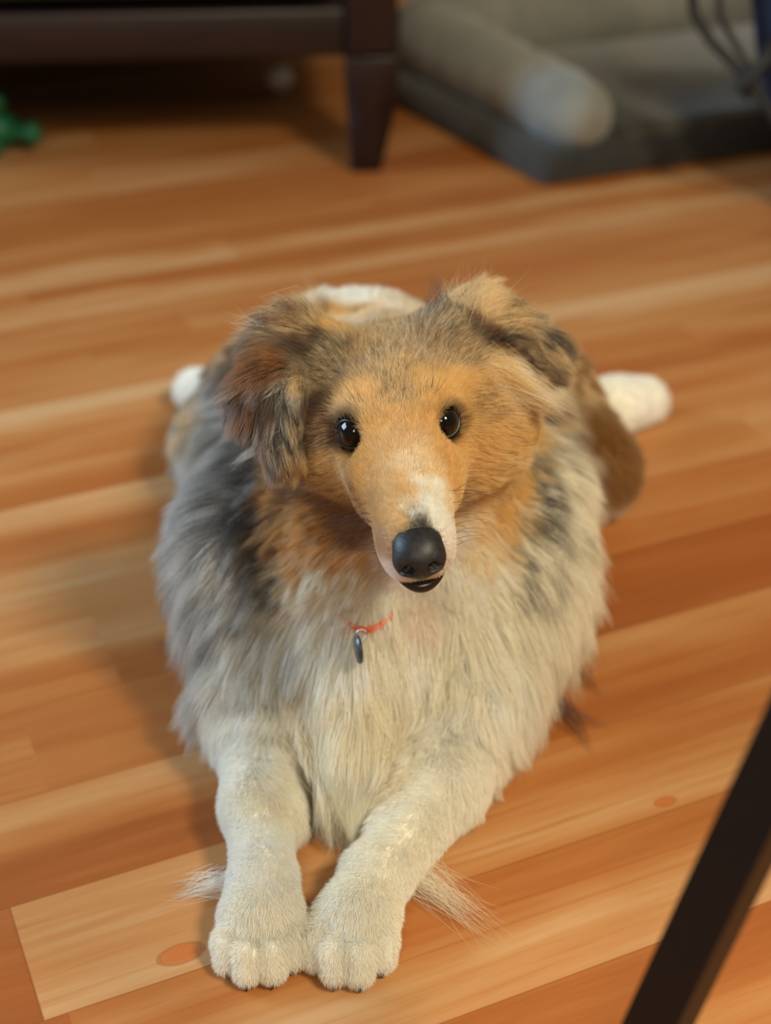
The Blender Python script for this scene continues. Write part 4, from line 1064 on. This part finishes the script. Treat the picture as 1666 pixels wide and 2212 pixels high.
def clump(X, L, P, cell, strength):
    """draw the tips of neighbouring hairs together"""
    n = len(P)
    ids = rng.permutation(n)[:max(8, int(n*cell))]
    kd = kdtree.KDTree(len(ids))
    for j, i in enumerate(ids): kd.insert(P[i], j)
    kd.balance()
    near = ids[np.fromiter((kd.find(p)[1] for p in P), int, n)]
    t = (np.arange(K)/(K-1))
    w = (t**1.3)[None, :, None]*(strength*rng.uniform(0.5, 1.0, n))[:, None, None]
    ratio = np.minimum(L/np.maximum(L[near], 1e-5), 1.3)
    tgt = X[near]+(P-P[near])[:, None]*0.15
    out = X+(tgt-X)*w
    return out, near
P, reg = sample_roots()
print('hairs', len(P), {r: int((reg == i).sum()) for i, r in enumerate(REG)})
X, L = grow(P, reg)
stren = np.clip((L-0.004)/0.025, 0.12, 0.88)
X, near = clump(X, L, P, 0.03, stren)
X, near2 = clump(X, L, P, 0.004, stren*0.5)
X[:, :, 2] = np.maximum(X[:, :, 2], 0.0008)
PX = X[:, 5].copy()
for _ in range(2): PX = PX-BODY.grad(PX)*np.clip(BODY.sample(PX), -0.02, 0.038)[:, None]
c1, c2, ms = marks(PX*0.8+P*0.2)
# patches of the second colour follow the clumps
pick = np.where(L > 0.018, 0.25, 0.72)*rng.random(len(P))+np.where(L > 0.018, 0.50, 0.16)*rng.random(len(P))[near]+np.where(L > 0.018, 0.25, 0.12)*vnoise(P, 0.006, 11)
q = np.clip((ms[:, None]*1.05-(pick[:, None]-0.18)/0.64)*5+0.5, 0, 1)
q = np.where(ms[:, None] <= 0.01, 0, q)
COLR = c1*(1-q)+c2*q
var = np.where(reg == 3, 0.10, 0.28)[:, None]; COLR = COLR*(1-var/2+var*rng.random((len(P), 1)))*(1-var*0.36+var*0.72*rng.random(len(P))[near][:, None])
for e in (EYE_L, EYE_R):      # dark hair edging the eyes
    k = np.clip(1-(np.linalg.norm(P-e, axis=1)-0.0115)/0.0030, 0, 1)[:, None]*0.85; COLR = COLR*(1-k)+PAL['umber']*0.5*k
COLR = np.clip(COLR, 0, 0.92)
COLP = np.repeat(COLR[:, None].astype(np.float32), K, 1)      # long hair changes colour along its length (banded sable coat)
lg = np.where(L > 0.016)[0]; PL = X[lg][:, 1:].reshape(-1, 3)
for _ in range(2): PL = PL-BODY.grad(PL)*np.clip(BODY.sample(PL), -0.02, 0.038)[:, None]
b1, b2, bs = marks(PL); pk = np.repeat(pick[lg], K-1)
qb = np.clip((bs[:, None]*1.05-(pk[:, None]-0.18)/0.64)*5+0.5, 0, 1); qb = np.where(bs[:, None] <= 0.01, 0, qb)
cb = (b1*(1-qb)+b2*qb).reshape(len(lg), K-1, 3)*(0.86+0.28*rng.random((len(lg), 1, 1)))
COLP[lg, 1:] = np.clip(cb*0.7+COLP[lg, 1:]*0.3, 0, 0.92)
COLR = COLP
tt = np.arange(K)/(K-1)
rad0 = np.clip(0.000085+L*0.0011, 0.00008, 0.000135)*np.where(P[:, 1] > 0.93, 1.7, 1)
RAD = rad0[:, None]*np.clip(1.05-tt**2.2, 0.05, 1)[None]
sets = [('face_fur', reg == 0), ('ruff_fur', reg == 1), ('chest_fur', reg == 2), ('foreleg_fur', (reg == 3) & (P[:, 0] < -0.041)), ('foreleg_fur', (reg == 3) & (P[:, 0] >= -0.041)),
        ('ear_fur', (reg == 4) & (P[:, 0] < 0)), ('ear_fur', (reg == 4) & (P[:, 0] >= 0)), ('body_fur', reg == 5)]
def tuft(root, tip, n, col, root_r, tip_r, bow, rad, seed):
    r = np.random.default_rng(seed); a = np.array(root)+r.normal(0, 1, (n, 3))*np.array(root_r)
    b = np.array(tip)+r.normal(0, 1, (n, 3))*tip_r; b = a+(b-a)*r.uniform(0.55, 1.05, (n, 1))
    m_ = (a+b)/2+np.array(bow)+r.normal(0, 0.002, (n, 3)); t = np.linspace(0, 1, K)[None, :, None]
    X_ = a[:, None]*(1-t)**2+2*m_[:, None]*t*(1-t)+b[:, None]*t*t
    X_[:, :, 2] = np.maximum(X_[:, :, 2], 0.0007+0.001*r.random((n, 1)))
    return X_, rad*np.tile(np.clip(1.05-np.linspace(0, 1, K)**2, 0.05, 1), (n, 1)), np.clip(np.tile(PAL[col], (n, 1))*r.uniform(0.8, 1.12, (n, 1)), 0, 0.9)
EXTRA = {}
for i, (kind, a, b, n, c, rr, tr, bw, rd) in enumerate(WISPS):
    EXTRA.setdefault(kind, []).append(tuft(a, b, n, c, (rr,)*3, tr, (0, -bw, bw), rd, 100+i))
for i, (kind, a, b, n, c, rr, tr, bw, rd) in enumerate([
        ('legR', (0.012, 0.620, 0.012), (0.058, 0.578, 0.002), 150, 'cream', (0.008, 0.008, 0.003), 0.008, (0, 0, 0.003), 0.0001),
        ('legL', (-0.086, 0.610, 0.012), (-0.122, 0.606, 0.002), 120, 'white', (0.006, 0.006, 0.003), 0.005, (0, 0, 0.003), 0.0001),
        ('ruff', (-0.125, 0.830, 0.015), (-0.168, 0.842, 0.003), 60, 'char', (0.006, 0.006, 0.003), 0.003, (0, -0.004, 0.004), 0.0001),
        ('ruff', (-0.115, 0.800, 0.012), (-0.160, 0.846, 0.003), 50, 'char', (0.006, 0.006, 0.003), 0.003, (0, 0, 0.004), 0.0001),
        ('ruff', (0.110, 0.775, 0.010), (0.134, 0.728, 0.0015), 45, 'char', (0.004,)*3, 0.0010, (0.008, 0, 0.001), 0.0001),
        ('ruff', (0.112, 0.775, 0.010), (0.150, 0.754, 0.0015), 22, 'char', (0.004,)*3, 0.0008, (-0.002, -0.008, 0.001), 0.0001),
        ('ruff', (0.122, 0.820, 0.012), (0.148, 0.785, 0.0015), 40, 'char', (0.005,)*3, 0.0020, (0.004, 0, 0.001), 0.0001),
        ('chest', (-0.0215, 0.690, 0.048), (-0.0195, 0.637, 0.017), 5200, 'cream', (0.0125, 0.005, 0.007), 0.0018, (0, -0.006, 0.004), 0.00009)]):
    EXTRA.setdefault(kind, []).append(tuft(a, b, n, c, rr, tr, bw, rd, 300+i))
KEYS = ['face', 'ruff', 'chest', 'legL', 'legR', 'earL', 'earR', 'body']
for (nm, msk), key in zip(sets, KEYS):
    ex_ = EXTRA.get(key, [])
    make_curves(nm, np.concatenate([X[msk]]+[e[0] for e in ex_]), np.concatenate([RAD[msk]]+[e[1] for e in ex_]), np.concatenate([COLR[msk]]+[np.repeat(e[2][:, None], K, 1) for e in ex_]), dog, HAIR_SHORT if key in ('legL', 'legR') else HAIR)

# ------------------------------------------------------------------ eyes, nose, mouth, claws, whiskers
def eye_mat():
    m = mat('eye', (0.01, 0.006, 0.004), 0.05, coat=0.0, spec=0.38); nt = m.node_tree; b = nt.nodes['Principled BSDF']; N = nt.nodes.new; L = nt.links
    b.inputs['Coat Roughness'].default_value = 0.02
    tc = N('ShaderNodeTexCoord'); s = N('ShaderNodeSeparateXYZ'); L.new(tc.outputs['Object'], s.inputs[0])
    r = N('ShaderNodeValToRGB'); cr = r.color_ramp; cr.interpolation = 'EASE'
    mr = N('ShaderNodeMapRange'); mr.inputs[1].default_value = EYE_RAD*0.2; mr.inputs[2].default_value = EYE_RAD
    L.new(s.outputs[2], mr.inputs[0]); L.new(mr.outputs[0], r.inputs[0])
    cr.elements[0].position = 0.0; cr.elements[0].color = (0.006, 0.004, 0.004, 1)
    for p, c in ((0.30, (0.010, 0.006, 0.005)), (0.42, (0.009, 0.0045, 0.0035)), (0.66, (0.011, 0.0055, 0.004)), (0.74, (0.003, 0.002, 0.002))):
        e = cr.elements.new(p); e.color = (*c, 1)
    cr.elements[-1].color = (0.003, 0.002, 0.002, 1)
    L.new(r.outputs[0], b.inputs['Base Color']); return m
EM = eye_mat()
lid_m = mat('eyelid_skin', (0.012, 0.009, 0.008), 0.35)
CAMP = np.array([0, 0, H])
for e, sgn in ((EYE_L, -1), (EYE_R, 1)):
    bm = bmesh.new(); bmesh.ops.create_uvsphere(bm, u_segments=48, v_segments=32, radius=EYE_RAD)
    for v in bm.verts:
        if v.co.z > EYE_RAD*0.75: v.co.z += (v.co.z-EYE_RAD*0.75)*0.25      # cornea
    o = link('eye', bm_mesh('eye', bm), EM, dog); o.location = e
    gaze = Vector(0.72*(HM)+0.42*sgn*HS*0.75+0.28*HT)*1.0
    look = (Vector(CAMP)-Vector(e)).normalized()*0.7+gaze.normalized()*0.5
    o.rotation_euler = look.to_track_quat('Z', 'Y').to_euler()
    # dark rim of the lids: a ring lying on the eyeball, wider than high
    fwd = norm(0.74*HM+sgn*0.52*HS+0.42*HT); rt = norm(np.cross(HT, fwd))*-1; up = np.cross(fwd, rt); up = up if up@HT > 0 else -up
    pts = []; n = 40
    for i in range(n+1):
        a = 2*math.pi*i/n; w_, h_ = 0.0091, 0.0078
        x = math.cos(a)*w_; y = math.sin(a)*h_
        z = math.sqrt(max(EYE_RAD**2*1.04-x*x-y*y, 1e-7))
        pts.append(tuple(e+rt*x+up*y+fwd*z))
    link('eyelid', tube_mesh('eyelid', pts, [0.0010]*(n+1), 8), lid_m, o.parent)
# nose
def nose():
    F = Field((-0.020, -0.018, -0.018), (0.018, 0.018, 0.016), 0.0006); F.d[:] = 0.02
    F.ell((0, 0, 0.0012), (0.0120, 0.0130, 0.0098), None, 0.004)
    F.ell((0.0030, 0, -0.0035), (0.0095, 0.0092, 0.0085), None, 0.006)
    for s in (-1, 1):
        F.ell((0.0030, s*0.0078, -0.0020), (0.0078, 0.0056, 0.0066), None, 0.003)      # wings
    F.ell((-0.006, 0, 0.004), (0.012, 0.0118, 0.0072), None, 0.004)
    for s in (-1, 1):
        F.ell((0.0118, s*0.0060, -0.0004), (0.0058, 0.0030, 0.0030), None, 0.0016, 's')   # nostrils
        F.cap((0.0105, s*0.0074, -0.0012), (0.0070, s*0.0130, -0.0040), 0.0018, 0.0010, 0.0014, 's')
    F.cap((0.0140, 0, -0.0030), (0.0105, 0, -0.0125), 0.00065, 0.00080, 0.0012, 's')      # groove
    V, Q = F.mesh()
    V = NOSE_C+V[:, :1]*HM+V[:, 1:2]*HS+V[:, 2:]*HT
    return np_mesh('nose', V, Q)
nm_ = noisy('nose_leather', (0.010, 0.0095, 0.0105), (0.022, 0.021, 0.023), 300, rough=0.45, bump=0.12, bscale=900, spec=0.4)
nz = link('nose', nose(), nm_, dog); tag(nz, label='black wet nose')
# mouth: dark parted lips
def mouth():
    F = Field((-0.022, -0.020, -0.014), (0.018, 0.020, 0.012), 0.0007); F.d[:] = 0.02
    F.ell((0, 0, 0), (0.0098, 0.0150, 0.0052), None, 0.003)
    V, Q = F.mesh(); V[:, 2] += 130*V[:, 1]**2*0.35
    V = MOUTH_C+V[:, :1]*HM+V[:, 1:2]*HS+V[:, 2:]*HT
    return np_mesh('mouth', V, Q)
mo = link('mouth', mouth(), mat('lip', (0.014, 0.009, 0.009), 0.22, spec=0.6), dog); tag(mo, label='dark parted lips')
# claws
claw_m = mat('claw', srgb(40, 30, 26), 0.35)
for tx, ty in ((-0.0855, 0.5550), (-0.0745, 0.5470), (-0.0610, 0.5480), (-0.0505, 0.5580), (-0.0370, 0.5560), (-0.0275, 0.5470), (-0.0140, 0.5460), (-0.0020, 0.5560)):
    pts = [(tx, ty-0.001, 0.0060), (tx, ty-0.0062, 0.0048), (tx, ty-0.0082, 0.0030), (tx, ty-0.0088, 0.0014)]
    link('claw', tube_mesh('claw', pts, [0.0022, 0.0018, 0.0011, 0.0004], 10), claw_m, dog)
# whiskers
wr = np.random.default_rng(4); WX = []; 
for s in (-1, 1):
    for i in range(15):
        a = wr.uniform(0.038, 0.074); c = wr.uniform(-0.026, -0.006)
        q0 = hp(a, s*0.010, c); dirn = norm(HS*s)
        tq = np.arange(0, 0.04, 0.0004); pq = q0+tq[:, None]*dirn; sdv = BODY.sample(pq); j = int(np.argmax(sdv > 0))
        b = pq[j]; Lw = wr.uniform(0.022, 0.046)*(1 if a < 0.06 else 0.6)
        d = norm(s*HS*1.0-HM*wr.uniform(0.1, 0.6)+HT*wr.uniform(-0.35, 0.35)); p = b.copy(); row = [p.copy()]
        for k in range(1, K):
            d = norm(d+np.array([0, 0, -0.10])+wr.normal(0, 0.02, 3)); p = p+d*Lw/(K-1); row.append(p.copy())
        WX.append(row)
for i in range(10):      # eyebrow whiskers
    s = -1 if i % 2 else 1
    b = hp(-0.012+wr.normal(0, 0.002), s*(0.021+wr.normal(0, 0.003)), 0.012); d = norm(HT*0.9+HM*0.2+HS*s*wr.uniform(0, .6)); p = b.copy(); row = [p.copy()]
    for k in range(1, K):
        d = norm(d+wr.normal(0, 0.05, 3)-HM*0.08); p = p+d*0.018/(K-1); row.append(p.copy())
    WX.append(row)
WX = np.array(WX); make_curves('whiskers', WX, np.tile(0.00011*np.clip(1.1-tt, 0.1, 1), (len(WX), 1)), np.tile(PAL['black'], (len(WX), 1)), dog, HAIR)

# ------------------------------------------------------------------ collar and its tag
cm_ = noisy('orange_webbing', srgb(190, 84, 48), srgb(210, 104, 62), 400, rough=0.8, bump=0.3, bscale=2500)

CO = Vector((-0.010, 0.72, 0.111))
strap_pts = []
for i in range(49):       # the strap: a loop round the neck, just proud of the coat at the throat
    a = math.pi*2*i/48; ca, sa = math.cos(a), math.sin(a)
    strap_pts.append(CO+Vector((-0.001+0.036*sa, 0.090-0.0955*ca, 0.048-0.050*ca+0.002*sa)))
def ribbon(name, pts, w, th, m, parent):
    bm = bmesh.new(); n = len(pts)-1; rows = []
    cen = sum((Vector(p) for p in pts[:-1]), Vector())/n; t0 = [(Vector(pts[(i+1) % n])-Vector(pts[i-1])).normalized() for i in range(n)]
    for i in range(n):
        p = Vector(pts[i]); out = (p-cen); out = (out-t0[i]*out.dot(t0[i])).normalized(); up = t0[i].cross(out).normalized()
        rows.append([bm.verts.new(p+out*(th*sx)+up*(w*sy)) for sx, sy in ((-.5, -.5), (.5, -.42), (.5, .42), (-.5, .5))])
    for i in range(n):
        a, b = rows[i], rows[(i+1) % n]
        for k in range(4): bm.faces.new((a[k], a[(k+1) % 4], b[(k+1) % 4], b[k]))
    bmesh.ops.recalc_face_normals(bm, faces=bm.faces)
    return link(name, bm_mesh(name, bm), m, parent)
col = ribbon('collar', strap_pts, 0.012, 0.0022, cm_, dog); col['label'] = 'orange collar nearly buried in white chest fur'
steel = mat('steel', (0.55, 0.55, 0.56), 0.28, metallic=1.0)
rp = [tuple(CO+Vector((-0.004+0.0030*math.cos(t), -0.021+0.0015*math.sin(t), 0.008+0.0030*math.sin(t)))) for t in [2*math.pi*i/20 for i in range(21)]]
link('ring', tube_mesh('ring', rp, 0.0006, 8), steel, col)
bm = bmesh.new(); bmesh.ops.create_cone(bm, segments=32, radius1=0.0088, radius2=0.0088, depth=0.0022, cap_ends=True)
bmesh.ops.bevel(bm, geom=[e for e in bm.edges if e.calc_face_angle(0) > 1], offset=0.0006, segments=2, affect='EDGES')
tg = link('tag', bm_mesh('tag', bm), noisy('dark_tag_enamel', (0.03, 0.035, 0.045), (0.07, 0.08, 0.09), 200, rough=0.3, spec=0.6), col)
tg.location = CO+Vector((-0.006, -0.0225, -0.0012)); tg.rotation_euler = (math.radians(0), math.radians(90), math.radians(14)); tg['label'] = 'dark metal tag seen edge-on'
